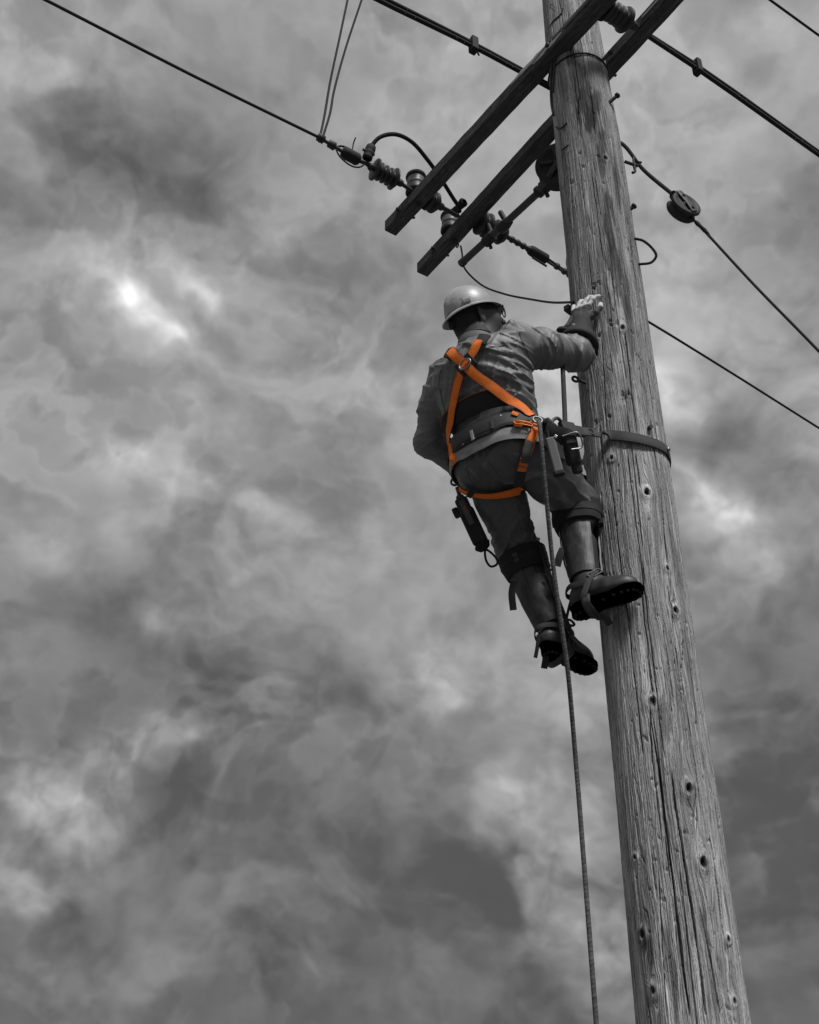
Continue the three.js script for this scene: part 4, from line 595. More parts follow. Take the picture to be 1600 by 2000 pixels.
// head: forward, up and right axes
const hd = { c: [-0.612, 4.494, 0.25] };
hd.f = unit([0.9, 0.38, -0.22]); hd.r = unit(cross(hd.f, [-0.27, 0.9, 0.28])); hd.u = cross(hd.r, hd.f);
const hp = (f, u, r) => add(add(add(hd.c, hd.f, f), hd.u, u), hd.r, r);
const headEll = { c: hp(-0.012, 0.03, 0), x: hd.f, y: hd.u, z: hd.r, r: [0.094, 0.106, 0.074] };
function head(x, y, z) {
  let d = ell(x, y, z, headEll);
  d = smin(d, cone(x, y, z, hp(0.045, -0.075, 0), hp(0.062, -0.085, 0), 0.045, 0.03), 0.06);                // jaw and chin
  d = smin(d, cone(x, y, z, hp(0.05, -0.01, -0.02), hp(0.05, -0.01, 0.02), 0.048, 0.048), 0.04);             // cheeks
  d = smin(d, cone(x, y, z, hp(0.086, 0.028, -0.03), hp(0.086, 0.028, 0.03), 0.014, 0.014), 0.02);           // brow
  d = smin(d, cone(x, y, z, hp(0.094, 0.012, 0), hp(0.118, -0.026, 0), 0.009, 0.013), 0.014);                // nose
  d = smin(d, cone(x, y, z, hp(0.098, -0.052, -0.018), hp(0.098, -0.052, 0.018), 0.007, 0.007), 0.01);       // lips
  for (const s of [-1, 1]) {
    d = smax(d, -(Math.hypot(x - hp(0.1, 0.008, s * 0.033)[0], y - hp(0.1, 0.008, s * 0.033)[1], z - hp(0.1, 0.008, s * 0.033)[2]) - 0.014), 0.01);
    let e = ell(x, y, z, { c: hp(-0.008, -0.002, s * 0.082), x: unit(add(hd.f, hd.r, -s * 0.45)), y: unit(add(hd.u, hd.f, -0.15)), z: unit(add(hd.r, hd.f, s * 0.45)), r: [0.02, 0.034, 0.0075] });
    e = smax(e, -ell(x, y, z, { c: hp(-0.004, 0.002, s * 0.093), x: hd.f, y: hd.u, z: hd.r, r: [0.011, 0.02, 0.008] }), 0.006);
    d = smin(d, e, 0.008);
  }
  return smin(d, cone(x, y, z, hp(-0.022, -0.06, 0), add(J.neck, [0.012, -0.01, -0.006]), 0.062, 0.068), 0.04);
}
const bodyField = (x, y, z) => {                   // the figure under the clothes
  let d = head(x, y, z);
  d = smin(d, coatTorso(x, y, z) + 0.03, 0.03); d = smin(d, jeansTorso(x, y, z) + 0.025, 0.03);
  for (const [a, b, c, r] of [[J.shR, J.elR, J.wrR, 0.05], [J.shL, J.elL, J.wrL, 0.05]]) { d = smin(d, cone(x, y, z, a, b, r, r * 0.82), 0.04); d = smin(d, cone(x, y, z, b, c, r * 0.82, 0.028), 0.02); }
  for (const [a, b, c] of [[J.hipL, J.knL, J.anL], [J.hipR, J.knR, J.anR]]) { d = smin(d, cone(x, y, z, a, b, 0.08, 0.056), 0.05); d = smin(d, cone(x, y, z, b, c, 0.054, 0.036), 0.02); }
  return d;
};
const man = thing('person', 'person in hard hat, grey coat and dark jeans climbing with right hand on the pole', 'person', [-0.3, 3.2, 0.05]);
const skin = grey(0.08, 0.6);
{
  const face = meshField((x, y, z) => smax(head(x, y, z), (J.neck[1] + 0.02) - y, 0.004), [-0.78, 4.33, 0.08], [-0.44, 4.68, 0.42], 0.0042), rest = meshField((x, y, z) => smax(bodyField(x, y, z), y - (J.neck[1] + 0.03), 0.004), [-0.95, 3.18, -0.2], [-0.05, 4.42, 0.52], 0.012);
  const body = part('body', merged(face, rest), skin, man);
  const hairField = (x, y, z) => { const d = Math.min(ell(x, y, z, { ...headEll, r: [0.098, 0.11, 0.078] }), smin(ell(x, y, z, headEll) - 0.004, cone(x, y, z, hp(-0.025, -0.06, 0), add(J.neck, [0.006, -0.005, 0.0]), 0.067, 0.073), 0.04)) - 0.0015 * N3(x * 120, y * 40, z * 120), p = [x, y, z], q = sub(p, hd.c), f = dot(q, hd.f), u = dot(q, hd.u), r = Math.abs(dot(q, hd.r)); return smax(smax(d, f - (u > 0.02 ? 0.055 : -0.014), 0.01), -u - 0.16, 0.01); };
  part('hair', meshField(hairField, [-0.78, 4.36, 0.08], [-0.44, 4.68, 0.42], 0.004), grey(0.012, 0.7), man);
}
part('coat', paint(meshField((x, y, z) => smax(smax(coat(x, y, z), -(head(x, y, z) - 0.004), 0.01), (J.pelvis[1] - 0.012) - y, 0.02), [-0.95, 3.8, -0.22], [-0.07, 4.5, 0.52], 0.0045), (x, y, z) => 0.9 + 0.14 * fbm(x * 14, y * 14, z * 14, 3) + 0.1 * fbm(x * 55, y * 55, z * 55, 2)), grey(0.145, 0.56, { vertexColors: true }), man);
part('collar', ribbon(Array.from({ length: 25 }, (_, i) => { const a = (i / 24 - 0.5) * 5.4, f = -Math.cos(a) * 0.08, r = Math.sin(a) * 0.078; return add(add(add(J.neck, [0.004, -0.024 + 0.012 * Math.cos(a), 0.0]), chestY.F, f), chestY.R, r); }), 0.036, 0.005, { twist: (t, p) => unit([p[0] - J.neck[0], 0.25 * len([p[0] - J.neck[0], 0, p[2] - J.neck[2]]) * 0, p[2] - J.neck[2]]) }), grey(0.11, 0.7), man);
const jeansMesh = part('jeans', paint(meshField(jeans, [-0.85, 3.42, -0.24], [-0.08, 3.97, 0.5], 0.0052), (x, y, z) => 0.72 + 0.3 * fbm(x * 11, y * 11, z * 11, 3) + 0.25 * fbm(x * 60, y * 60, z * 60, 2) + 110 * Math.max(0, jeansFolds(x, y, z))), grey(0.1, 0.55, { vertexColors: true }), man);  // fold crests painted lighter, standing in for highlights along the creases
const SURF = { coat, coat0: (x, y, z) => Math.min(coat0(x, y, z) - 0.006, jeans0(x, y, z) - 0.004), jeans, jeans0, all: (x, y, z) => Math.min(coat(x, y, z), jeans(x, y, z)) };
// seams and pockets on the jeans
for (const [pts, w] of [[[[-0.6188, 3.8088, 0.3573], [-0.6053, 3.7667, 0.36], [-0.5795, 3.7231, 0.3413], [-0.5523, 3.7083, 0.2939]], 0.006], [[[-0.5977, 3.8034, 0.3792], [-0.5741, 3.7681, 0.3988], [-0.5403, 3.7313, 0.3975], [-0.5023, 3.7042, 0.3711]], 0.003], [[[-0.6773, 3.7831, 0.2998], [-0.6704, 3.7423, 0.2931], [-0.651, 3.7055, 0.2623]], 0.004], [[[-0.5925, 3.8033, 0.3861], [-0.5393, 3.7984, 0.4236], [-0.4901, 3.8044, 0.4378]], 0.004]]) part('seam', ribbon(pts, w, 0.0016, { f: jeans, lift: 0.0012, step: 0.006 }), grey(0.1, 0.8), jeansMesh);
part('pocket_tag', ribbon([[-0.5425, 3.8096, 0.4236], [-0.5045, 3.8131, 0.4382]], 0.014, 0.0015, { f: jeans, lift: 0.002 }), M.label, jeansMesh);
part('belt_loop', ribbon([[-0.641, 3.8822, 0.2814], [-0.639, 3.7941, 0.3385]], 0.012, 0.003, { f: SURF.coat0, lift: 0.014, hug: false }), M.label, jeansMesh);

// hard hat: full brim, ridged crown
{
  const top = (a, e) => { const c = Math.cos(e), s = Math.sin(e), rF = 0.108, rR = 0.094, H = 0.112, ridge = 0.006 * Math.exp(-((Math.abs(Math.sin(a)) * c / 0.16) ** 2)) * sstep(0.1, 0.5, e) * 1 - 0.0035 * Math.exp(-(((Math.abs(Math.sin(a)) * c - 0.3) / 0.05) ** 2)) * sstep(0.25, 0.6, e); return hp(Math.cos(a) * c * (rF + ridge) - 0.012, s * (H + ridge) + 0.042, Math.sin(a) * c * (rR + ridge)); };
  const NA = 72, NE = 26, grid = [], pos = [];
  for (let j = 0; j <= NE; j++) { grid.push([]); for (let i = 0; i <= NA; i++) grid[j].push(top((i / NA) * 2 * Math.PI, (j / NE) * Math.PI / 2)); }
  const q = (a, b, c, d) => pos.push(...a, ...b, ...c, ...a, ...c, ...d), inner = (p) => add(p, sub(p, hp(-0.012, 0.03, 0)), -0.03);
  for (let j = 0; j < NE; j++) for (let i = 0; i < NA; i++) { const a = grid[j][i], b = grid[j][i + 1], c = grid[j + 1][i + 1], d = grid[j + 1][i]; q(a, d, c, b); q(inner(a), inner(b), inner(c), inner(d)); }
  const shell = new THREE.BufferGeometry(); shell.setAttribute('position', new THREE.BufferAttribute(new Float32Array(pos), 3)); shell.computeVertexNormals();
  const scuff = (x, y, z) => { const s = fbm(x * 26, y * 26, z * 26, 3), t = N3(x * 60 + 7, y * 60, z * 60); return 1 - 0.55 * sstep(0.3, 0.4, s) - 0.4 * sstep(0.56, 0.66, t) + 0.08 * N3(x * 15, y * 15, z * 15); };
  const hat = part('hard_hat', paint(toCreasedNormals(shell, 0.8), scuff), grey(0.32, 0.42, { vertexColors: true, clearcoat: 0.2, clearcoatRoughness: 0.4 }), man);
  const bp = [], sec = [[0.985, 0.046], [1.0, 0.042], [1.16, 0.032], [1.25, 0.026], [1.28, 0.024], [1.28, 0.019], [1.25, 0.02], [1.16, 0.026], [0.97, 0.038]];
  const br = (k, i) => { const a = (i / NA) * 2 * Math.PI, [s, u] = sec[k]; return hp(Math.cos(a) * 0.106 * (s > 1 ? 1 + (s - 1) * (1 + 0.25 * Math.cos(a)) : s) - 0.012, u + (s > 1.1 ? -0.006 * Math.cos(2 * a) : 0), Math.sin(a) * 0.0925 * s); };
  for (let k = 0; k < sec.length - 1; k++) for (let i = 0; i < NA; i++) { const a = br(k, i), b = br(k, i + 1), c = br(k + 1, i + 1), d = br(k + 1, i); bp.push(...a, ...b, ...c, ...a, ...c, ...d); }
  const bg = new THREE.BufferGeometry(); bg.setAttribute('position', new THREE.BufferAttribute(new Float32Array(bp), 3)); bg.computeVertexNormals();
  part('brim', paint(toCreasedNormals(bg, 0.6), scuff), grey(0.34, 0.42, { vertexColors: true }), hat);
  const slotAt = (a, w, h) => { const p = hp(Math.cos(a) * 0.108 - 0.012, 0.058, Math.sin(a) * 0.095), n = unit(add(hd.f.map((k) => k * Math.cos(a)), hd.r, Math.sin(a))); return box(p, w, h, 0.014, unit(cross(hd.u, n)), hd.u, n, 0.003); };
  for (const a of [2.0, -2.0]) part('accessory_slot', slotAt(a, 0.034, 0.016), grey(0.34, 0.5), hat);
  part('suspension', merged(turned(hp(-0.012, 0.012, 0), hp(-0.012, 0.045, 0), [[0, 0.088], [1, 0.089], [1, 0.084], [0, 0.083], [0, 0.088]], 40)), M.black, hat);
  part('rear_knob', turned(hp(-0.1, 0.0, 0), hp(-0.118, 0.0, 0), [[0, 0.02], [0.9, 0.02], [1, 0.014], [1, 0]], 18), M.black, hat);
  // safety glasses
  const g = part('safety_glasses', merged(...[-1, 1].map((s) => rod(hp(-0.005, 0.016, s * 0.084), hp(0.1, 0.014, s * 0.074), 0.003)), tube([hp(0.1, 0.016, -0.074), hp(0.122, 0.02, -0.03), hp(0.126, 0.02, 0), hp(0.122, 0.02, 0.03), hp(0.1, 0.016, 0.074)], 0.0035, 40, 7)), M.black, man);
  for (const s of [-1, 1]) { const lens = new THREE.SphereGeometry(0.03, 20, 14, 0, Math.PI * 2, 0, Math.PI / 2).scale(1, 0.28, 0.75).applyMatrix4(frameMatrix(hp(0.112, 0.002, s * 0.042), unit(add(hd.r, hd.f, -s * 0.35)), unit(add(hd.f, hd.r, s * 0.35)), hd.u)); part('lens', lens, M.lens, g); part('rim', tube(Array.from({ length: 16 }, (_, i) => { const a = (i / 16) * 2 * Math.PI; return add(add(hp(0.112, 0.002, s * 0.042), unit(add(hd.r, hd.f, -s * 0.35)), 0.03 * Math.cos(a)), hd.u, 0.0225 * Math.sin(a)); }), 0.0025, 40, 6, true), M.black, g); }
}
// gloves: one on the pole, one closed on the strap in front of him
function glove(wr, dir, back, side, curl, thumbSide, label) { // dir: wrist to knuckles, back: out of the back of the hand, side: towards the little finger
  const pt = (a, b, c) => add(add(add(wr, dir, a), back, b), side, c), S = thumbSide, k = 1.12, chains = [];
  [[-0.034, 0.078, 0.9], [-0.0115, 0.083, 1], [0.0115, 0.081, 0.95], [0.033, 0.074, 0.78]].forEach(([c, a, l]) => {
    const cc = c * S * k, base = pt(a * k, 0.006, cc); let d = dir, p = base; const seg = [0.036 * l * k, 0.026 * l * k, 0.021 * l * k], pts = [p];
    seg.forEach((s, i) => { const an = curl[i], c1 = Math.cos(an), s1 = Math.sin(an); const dd = unit(add(dir.map((q) => q * c1), back, -s1)); p = add(p, unit(add(dd, side, cc * 8)), s); pts.push(p); }); chains.push(pts);
  });
  const th = [pt(0.022 * k, -0.008, -0.03 * S * k), pt(0.05 * k, -0.016, -0.056 * S * k), pt(0.078 * k, -0.028, -0.066 * S * k), pt(0.098 * k, -0.036, -0.062 * S * k)];
  const f = (x, y, z) => {
    let d = cone(x, y, z, pt(0.0, 0, 0), pt(0.03 * k, 0, 0), 0.034, 0.03);
    d = smin(d, cone(x, y, z, pt(0.025 * k, 0, -0.022 * S), pt(0.076 * k, 0, -0.029 * S), 0.021, 0.0185), 0.02); d = smin(d, cone(x, y, z, pt(0.025 * k, 0, 0.02 * S), pt(0.072 * k, 0, 0.027 * S), 0.021, 0.0185), 0.02); d = smin(d, cone(x, y, z, pt(0.025 * k, 0, 0), pt(0.08 * k, 0, 0), 0.021, 0.0185), 0.02);
    for (const c of chains) { let e = 1; for (let i = 0; i < 3; i++) e = smin(e, cone(x, y, z, c[i], c[i + 1], 0.0098 - i * 0.0005, 0.0094 - i * 0.0006), 0.004); d = smin(d, e, 0.003); }
    let t = 1; for (let i = 0; i < 3; i++) t = smin(t, cone(x, y, z, th[i], th[i + 1], 0.016 - i * 0.002, 0.014 - i * 0.0015), 0.006); d = smin(d, t, 0.012);
    return d - 0.0022 * N3(x * 60, y * 60, z * 60);
  };
  const c0 = pt(0.075, 0, 0), g = meshField(f, c0.map((q) => q - 0.14), c0.map((q) => q + 0.14), 0.003);
  const m = part('work_glove', paint(g, (x, y, z) => { const a = dot(sub([x, y, z], wr), dir) / k + 0.004 * N3(x * 90, y * 90, z * 90); return a > 0.078 ? 0.55 : a > 0.012 ? 0.06 : 0.15; }), new THREE.MeshPhysicalMaterial({ color: 0xffffff, roughness: 0.8, vertexColors: true }), man);
  m.userData.label = label; return m;
}
const armOut = unit([-0.66, 0.05, 0.75]), handDir = unit([0.22, 0.95, -0.02]), hd2 = unit(sub(handDir, armOut.map((k) => k * dot(handDir, armOut)))), hSide = unit(cross(hd2, armOut));
const wrHand = [-0.168, 4.553, 0.146];
const gR = glove(wrHand, hd2, armOut, hSide, [0.25, 0.55, 0.95], -1, 'grey work glove with white finger ends pressed on the pole');
const cuffA = mix(J.elR, J.wrR, 0.24), cuffB = add(J.wrR, foR, 0.02);
part('gauntlet', turned(cuffA, cuffB, [[0, 0.066], [0, 0.084], [0.1, 0.087], [0.24, 0.082], [0.3, 0.07], [0.65, 0.054], [1, 0.042], [1, 0.034], [0.3, 0.058], [0, 0.066]], 36), M.black, gR);
part('wrist_band', turned(add(J.wrR, foR, -0.008), add(J.wrR, foR, 0.03), [[0, 0.036], [0.2, 0.042], [0.5, 0.04], [0.8, 0.041], [1, 0.034]], 24), grey(0.2, 0.8), gR);
const dL = unit([0.85, -0.1, -0.5]), bL = unit(cross(dL, [0.3, 0.2, 1])), bL2 = unit(sub(bL, dL.map((k) => k * dot(bL, dL))));
glove(J.wrL, dL, bL2, unit(cross(dL, bL2)), [0.7, 1.4, 1.7], 1, 'work glove closed on the strap in front of the belt');
for (const p of [[[-0.4613, 4.2636, 0.4609], [-0.4505, 4.2243, 0.4481], [-0.4292, 4.1977, 0.4134], [-0.4038, 4.1919, 0.3513]], [[-0.7607, 4.1659, 0.3529], [-0.7682, 4.1342, 0.3201], [-0.7604, 4.0794, 0.295], [-0.7411, 4.0121, 0.271]], [[-0.7075, 4.17, 0.4112], [-0.6598, 4.1735, 0.4379], [-0.604, 4.1651, 0.4732], [-0.5266, 4.1887, 0.4802]]]) part('coat_seam', ribbon(p, 0.005, 0.002, { f: coat, lift: 0.0006, step: 0.006 }), grey(0.09, 0.7), man);

// ---------------------------------------------------------------- boots and climbing spurs
function legGear(an, kn, fwdRaw, inSide, which) {
  const shin = unit(sub(kn, an)), fwd = unit(fwdRaw), up = unit(sub(shin, fwd.map((k) => k * dot(shin, fwd) * 0.85))), upv = unit(sub(up, fwd.map((k) => k * dot(up, fwd)))), lat = cross(fwd, upv);
  const at = (f, u, l) => add(add(add(an, fwd, f), upv, u), lat, l);
  const upper = (x, y, z) => {
    let d = cone(x, y, z, add(an, shin, 0.2), add(an, shin, 0.02), 0.056, 0.05);
    d = smin(d, cone(x, y, z, at(-0.035, -0.035, 0), at(0.0, -0.02, 0), 0.042, 0.046), 0.04);
    d = smin(d, cone(x, y, z, at(0.02, -0.01, 0), at(0.11, -0.045, 0), 0.046, 0.037), 0.04);
    d = smin(d, cone(x, y, z, at(0.1, -0.048, -0.008), at(0.155, -0.05, 0), 0.038, 0.034), 0.03);
    d = smin(d, cone(x, y, z, at(0.09, -0.05, 0.018), at(0.13, -0.052, 0.01), 0.034, 0.034), 0.03);
    d = smax(d, -(dot(sub([x, y, z], at(0, -0.07, 0)), upv)), 0.012);
    return d - 0.002 * N3(x * 30, y * 30, z * 30) - 0.003 * bumpsOn(x, y, z, shin, 22, 3) * Math.exp(-(((dot(sub([x, y, z], an), shin) - 0.03) / 0.05) ** 2));
  };
  const c = at(0.05, 0.05, 0), g = meshField(upper, c.map((q) => q - 0.24), c.map((q) => q + 0.24), 0.0045);
  const boot = part('boot', paint(g, (x, y, z) => 0.85 + 0.4 * fbm(x * 18, y * 18, z * 18, 3)), grey(0.033, 0.5, { vertexColors: true }), man);
  // sole with welt and lugs
  const out = []; for (let i = 0; i < 48; i++) { const a = (i / 48) * 2 * Math.PI, ca = Math.cos(a), sa = Math.sin(a); out.push([0.062 + 0.137 * Math.sign(ca) * Math.pow(Math.abs(ca), 0.8), (0.043 + 0.008 * ca + 0.004 * Math.cos(2 * a) - (Math.abs(ca + 0.12) < 0.35 ? 0.006 : 0)) * Math.sign(sa) * Math.pow(Math.abs(sa), 0.75)]); }
  const slab = (u0, u1, k, filter) => { const s = new THREE.Shape(out.filter(filter ?? (() => true)).map(([f, l]) => new THREE.Vector2(0.062 + (f - 0.062) * k, l * k))); return new THREE.ExtrudeGeometry(s, { depth: u1 - u0, bevelEnabled: true, bevelThickness: 0.002, bevelSize: 0.002, bevelSegments: 1, curveSegments: 6 }).applyMatrix4(frameMatrix(at(0, u0, 0), fwd, lat, cross(fwd, lat).map((k2) => (dot(cross(fwd, lat), upv) > 0 ? k2 : -k2)))); };
  part('welt', slab(-0.076, -0.066, 1.02), grey(0.05, 0.7), boot);
  const sole = part('sole', merged(slab(-0.092, -0.076, 0.99), slab(-0.108, -0.092, 0.99, ([f]) => f < 0.012)), M.rubber, boot);
  const lugs = []; for (let i = 0; i < 48; i += 2) { const [f, l] = out[i], fr = f > 0.03; if (f > 0.01 && f < 0.035) continue; const h = 0.004; lugs.push(box(at(0.062 + (f - 0.062) * 0.93, (fr ? -0.092 : -0.108) - h / 2, l * 0.9), 0.012, h, 0.012, fwd, upv, lat, 0.002)); }
  part('tread', merged(lugs), M.rubber, sole);
  part('laces', merged(...[0.045, 0.065, 0.085, 0.105].map((f, i) => tube([at(f, 0.01 - i * 0.012, -0.028), at(f + 0.008, 0.032 - i * 0.013, 0), at(f, 0.01 - i * 0.012, 0.028)], 0.003, 12, 6))), M.webGrey, boot);
  // climbing spur
  const spur = thing('climbing_spur', which.label, 'climbing spur', at(0, -0.1, 0), 'climbing spurs');
  const back = unit(add(fwd.map((k) => -k), shin, dot(fwd, shin))), side = unit(cross(shin, back)), leg = (t, b, s) => add(add(add(an, shin, t), back, b), side, s);
  const H = len(sub(kn, an));
  const guard = []; const shell = (t0, t1, r0, r1, a0, a1, th, nT = 16, nA = 30) => { // open leather shell round the shin
    const pos = [], v = (i, j, o) => { const t = lerp(t0, t1, i / nT), a = lerp(a0, a1, j / nA), r = lerp(r0, r1, i / nT) + 0.006 * Math.sin(i / nT * Math.PI) * Math.max(0, Math.cos(a)) + 0.0028 * N3(a * 2.2 + an[0] * 9, t * 22, o > 0 ? 3 : 3) + o; return leg(t, Math.cos(a) * r, Math.sin(a) * r * 0.95); }, q = (a, b, c2, d) => pos.push(...a, ...b, ...c2, ...a, ...c2, ...d);
    for (let i = 0; i < nT; i++) for (let j = 0; j < nA; j++) { q(v(i, j, th), v(i, j + 1, th), v(i + 1, j + 1, th), v(i + 1, j, th)); q(v(i, j, 0), v(i + 1, j, 0), v(i + 1, j + 1, 0), v(i, j + 1, 0)); }
    for (let i = 0; i < nT; i++) for (const j of [0, nA]) q(v(i, j, 0), v(i, j, th), v(i + 1, j, th), v(i + 1, j, 0));
    for (let j = 0; j < nA; j++) for (const i of [0, nT]) q(v(i, j, 0), v(i, j + 1, 0), v(i, j + 1, th), v(i, j, th));
    const sg = new THREE.BufferGeometry(); sg.setAttribute('position', new THREE.BufferAttribute(new Float32Array(pos), 3)); sg.computeVertexNormals(); return toCreasedNormals(sg, 0.8);
  };
  const worn = (q) => paint(q, (x, y, z) => clamp(0.8 + 0.9 * fbm(x * 16, y * 10, z * 16, 4) + 0.5 * fbm(x * 70, y * 40, z * 70, 2), 0.3, 2));
  part('leather_guard', worn(shell(0.04, H * 0.76, 0.058, 0.07, -2.5, 2.5, 0.006, 40, 60)), M.leatherGuard, spur);
  part('guard_panel', worn(shell(0.07, H * 0.74, 0.064, 0.0765, inSide * -0.15 - 0.5, inSide * -0.15 + 0.5, 0.005, 30, 24)), M.leatherGuard, spur);
  part('guard_seam', merged(rod(leg(0.08, Math.cos(1.0) * 0.063, Math.sin(1.0) * 0.06), leg(H * 0.75, Math.cos(1.0) * 0.077, Math.sin(1.0) * 0.073), 0.0028), rod(leg(0.08, Math.cos(-1.0) * 0.063, Math.sin(-1.0) * 0.06), leg(H * 0.75, Math.cos(-1.0) * 0.077, Math.sin(-1.0) * 0.073), 0.0028)), M.black, spur);
  part('calf_pad', shell(H * 0.7, H * 0.93, 0.076, 0.086, -3.05, 3.05, 0.015, 8, 44), M.pad, spur);
  const strap = part('calf_strap', shell(H * 0.78, H * 0.855, 0.094, 0.097, -3.1, 3.1, 0.003, 4, 44), M.black, spur);
  part('buckle', box(leg(H * 0.82, 0.1 * Math.cos(0.35), 0.1 * Math.sin(0.35)), 0.02, 0.036, 0.006, unit(add(side.map((k) => k * Math.cos(0.35)), back, -Math.sin(0.35))), shin, unit(add(back.map((k) => k * Math.cos(0.35)), side, Math.sin(0.35))), 0.002), M.webGrey, strap);
  part('shank', ribbon([leg(-0.06, 0.0, inSide * 0.066), leg(0.0, 0.0, inSide * 0.07), leg(H * 0.5, 0.0, inSide * 0.078), leg(H * 0.88, 0.0, inSide * 0.1)], 0.026, 0.006, { face: side.map((k) => k * inSide) }), M.darkSteel, spur);
  part('stirrup', merged(ribbon([at(0.01, -0.05, inSide * 0.064), at(0.01, -0.105, inSide * 0.058), at(0.01, -0.112, 0), at(0.01, -0.105, -inSide * 0.056), at(0.012, -0.07, -inSide * 0.06)], 0.026, 0.006, { twist: (t, p) => unit(add(sub(p, at(0.01, -0.02, 0)), fwd, 0)) })), M.darkSteel, spur);
  part('gaff', turned(at(0.01, -0.04, inSide * 0.07), at(0.015, -0.125, inSide * 0.118), [[0, 0.004], [0.1, 0.01], [0.6, 0.009], [1, 0.001]], 10), M.darkSteel, spur);
  const foot = part('foot_strap', ribbon([at(0.0, -0.085, -0.06), at(0.02, -0.04, -0.064), at(0.045, 0.012, -0.05), at(0.056, 0.038, -0.02), at(0.058, 0.042, 0.012), at(0.045, 0.02, 0.045), at(0.02, -0.04, 0.064), at(0.0, -0.085, 0.06), at(0, -0.112, 0.03), at(0.0, -0.114, -0.03)], 0.024, 0.004, { closed: true, twist: (t, p) => unit(sub(p, at(0.02, -0.04, 0))) }), M.strapGrey, spur);
  for (const s of [0, 1]) part('buckle', tube([at(0.038 + s * 0.012, 0.0 + s * 0.012, 0.056 - s * 0.012), at(0.028 + s * 0.012, 0.012 + s * 0.012, 0.06 - s * 0.012), at(0.05 + s * 0.012, 0.03 + s * 0.012, 0.042 - s * 0.012), at(0.06 + s * 0.012, 0.018 + s * 0.012, 0.038 - s * 0.012)], 0.003, 24, 6, true), M.darkSteel, foot);
  part('heel_strap', ribbon([at(0.01, -0.02, -0.06), at(-0.05, -0.005, -0.05), at(-0.085, -0.002, 0), at(-0.05, -0.005, 0.05), at(0.01, -0.02, 0.06)], 0.022, 0.004, { twist: (t, p) => unit(sub(p, at(0.0, -0.01, 0))) }), M.webDark, spur);
  return { leg, at, spur, side, back, shin, H };
}
const gearR = legGear(J.anR, J.knR, [0.8, 0.1, 0.5], -1, { label: 'climbing spur with leather shin guard strapped to the higher right boot' });
const gearL = legGear(J.anL, J.knL, [0.74, -0.1, -0.6], 1, { label: 'climbing spur with leather shin guard strapped to the lower left boot' });
const tail = (g, pts, w) => part('strap_tail', ribbon(pts, w, 0.0035, { face: [-0.2, -0.2, 1] }), M.black, g.spur);
tail(gearL, [[-0.4902, 3.4132, 0.0357], [-0.5007, 3.3602, 0.0397], [-0.4969, 3.2988, 0.0273]], 0.026); tail(gearL, [[-0.4049, 3.2157, -0.0091], [-0.4099, 3.1756, -0.0207], [-0.4186, 3.1341, -0.0331]], 0.014); tail(gearL, [[-0.3884, 3.1717, -0.0114], [-0.3821, 3.1351, -0.0209], [-0.389, 3.0923, -0.0342]], 0.024); tail(gearL, [[-0.3242, 3.1325, -0.034], [-0.3087, 3.1123, -0.0341], [-0.2951, 3.0858, -0.0379]], 0.02); tail(gearL, [[-0.3683, 3.4405, 0.0284], [-0.3586, 3.4539, 0.0361], [-0.3509, 3.4657, 0.0429]], 0.016);
tail(gearR, [[-0.3054, 3.5199, 0.0973], [-0.3183, 3.4936, 0.0936], [-0.3312, 3.4541, 0.0824]], 0.028); tail(gearR, [[-0.2857, 3.3216, 0.0983], [-0.297, 3.2891, 0.0795], [-0.3083, 3.2452, 0.0541]], 0.01); tail(gearR, [[-0.1981, 3.2224, 0.1795], [-0.1835, 3.205, 0.1695], [-0.1689, 3.1829, 0.1568]], 0.024);
part('heel_loop', tube([[-0.3083, 3.2452, 0.0541], [-0.2947, 3.2426, 0.0642], [-0.2797, 3.228, 0.0558], [-0.291, 3.2248, 0.0539], [-0.3045, 3.2387, 0.0504]], 0.005, 30, 7, true), M.black, gearR.spur);

// ---------------------------------------------------------------- belts, pad and harness
const C0 = SURF.coat0;
const beltT = (t) => (px) => 0;
function girdle(t0, tilt, width, thick, lift, from = -Math.PI, to = Math.PI) { // a band round the waist at spine fraction t0
  const pts = [], n = 40, closed = to - from > 6.2, m = closed ? n : n + 1;
  for (let i = 0; i < m; i++) { const a = lerp(from, to, i / n), q = add(add(add(J.pelvis, spine, t0 + tilt * Math.cos(a)), hipY.F, -Math.cos(a) * 0.15), hipY.R, Math.sin(a) * 0.19); pts.push(settle(C0, q, lift, 8)); }
  return ribbon(pts, width, thick, { f: C0, lift, closed, step: 0.012 });
}
const paintWeb = (g) => paint(g, (x, y, z) => 0.92 + 0.3 * fbm(x * 40, y * 40, z * 40, 3));
part('shirt_tail', paint(girdle(-0.09, 0.0, 0.05, 0.004, 0.006), (x, y, z) => 0.8 + 0.5 * fbm(x * 20, y * 60, z * 20, 3)), M.lightCloth, man);
const belt = thing('tool_belt', 'dark wide leather tool belt round the waist of the person', 'belt', J.pelvis);
part('belt', girdle(0.035, 0.0, 0.056, 0.005, 0.012), M.beltWeb, belt);
part('inner_strap', girdle(-0.035, 0.0, 0.016, 0.004, 0.012), M.black, belt);
part('back_pad', girdle(0.2, 0.055, (t) => 0.03 + 0.05 * Math.sin(Math.PI * t), 0.008, 0.003, -1.25, 1.4), M.pad, belt);
part('pad_edge', girdle(0.262, 0.06, 0.004, 0.005, 0.009, -0.9, 0.75), M.piping, belt);
for (const [s, w, m] of [[[[-0.6517, 3.8679, 0.3709], [-0.6452, 3.828, 0.3693]], 0.014, M.label], [[[-0.583, 3.8755, 0.4262], [-0.5788, 3.8395, 0.4259]], 0.012, M.webGrey]]) part('keeper', ribbon(s, w, 0.004, { f: C0, lift: 0.016 }), m, belt);
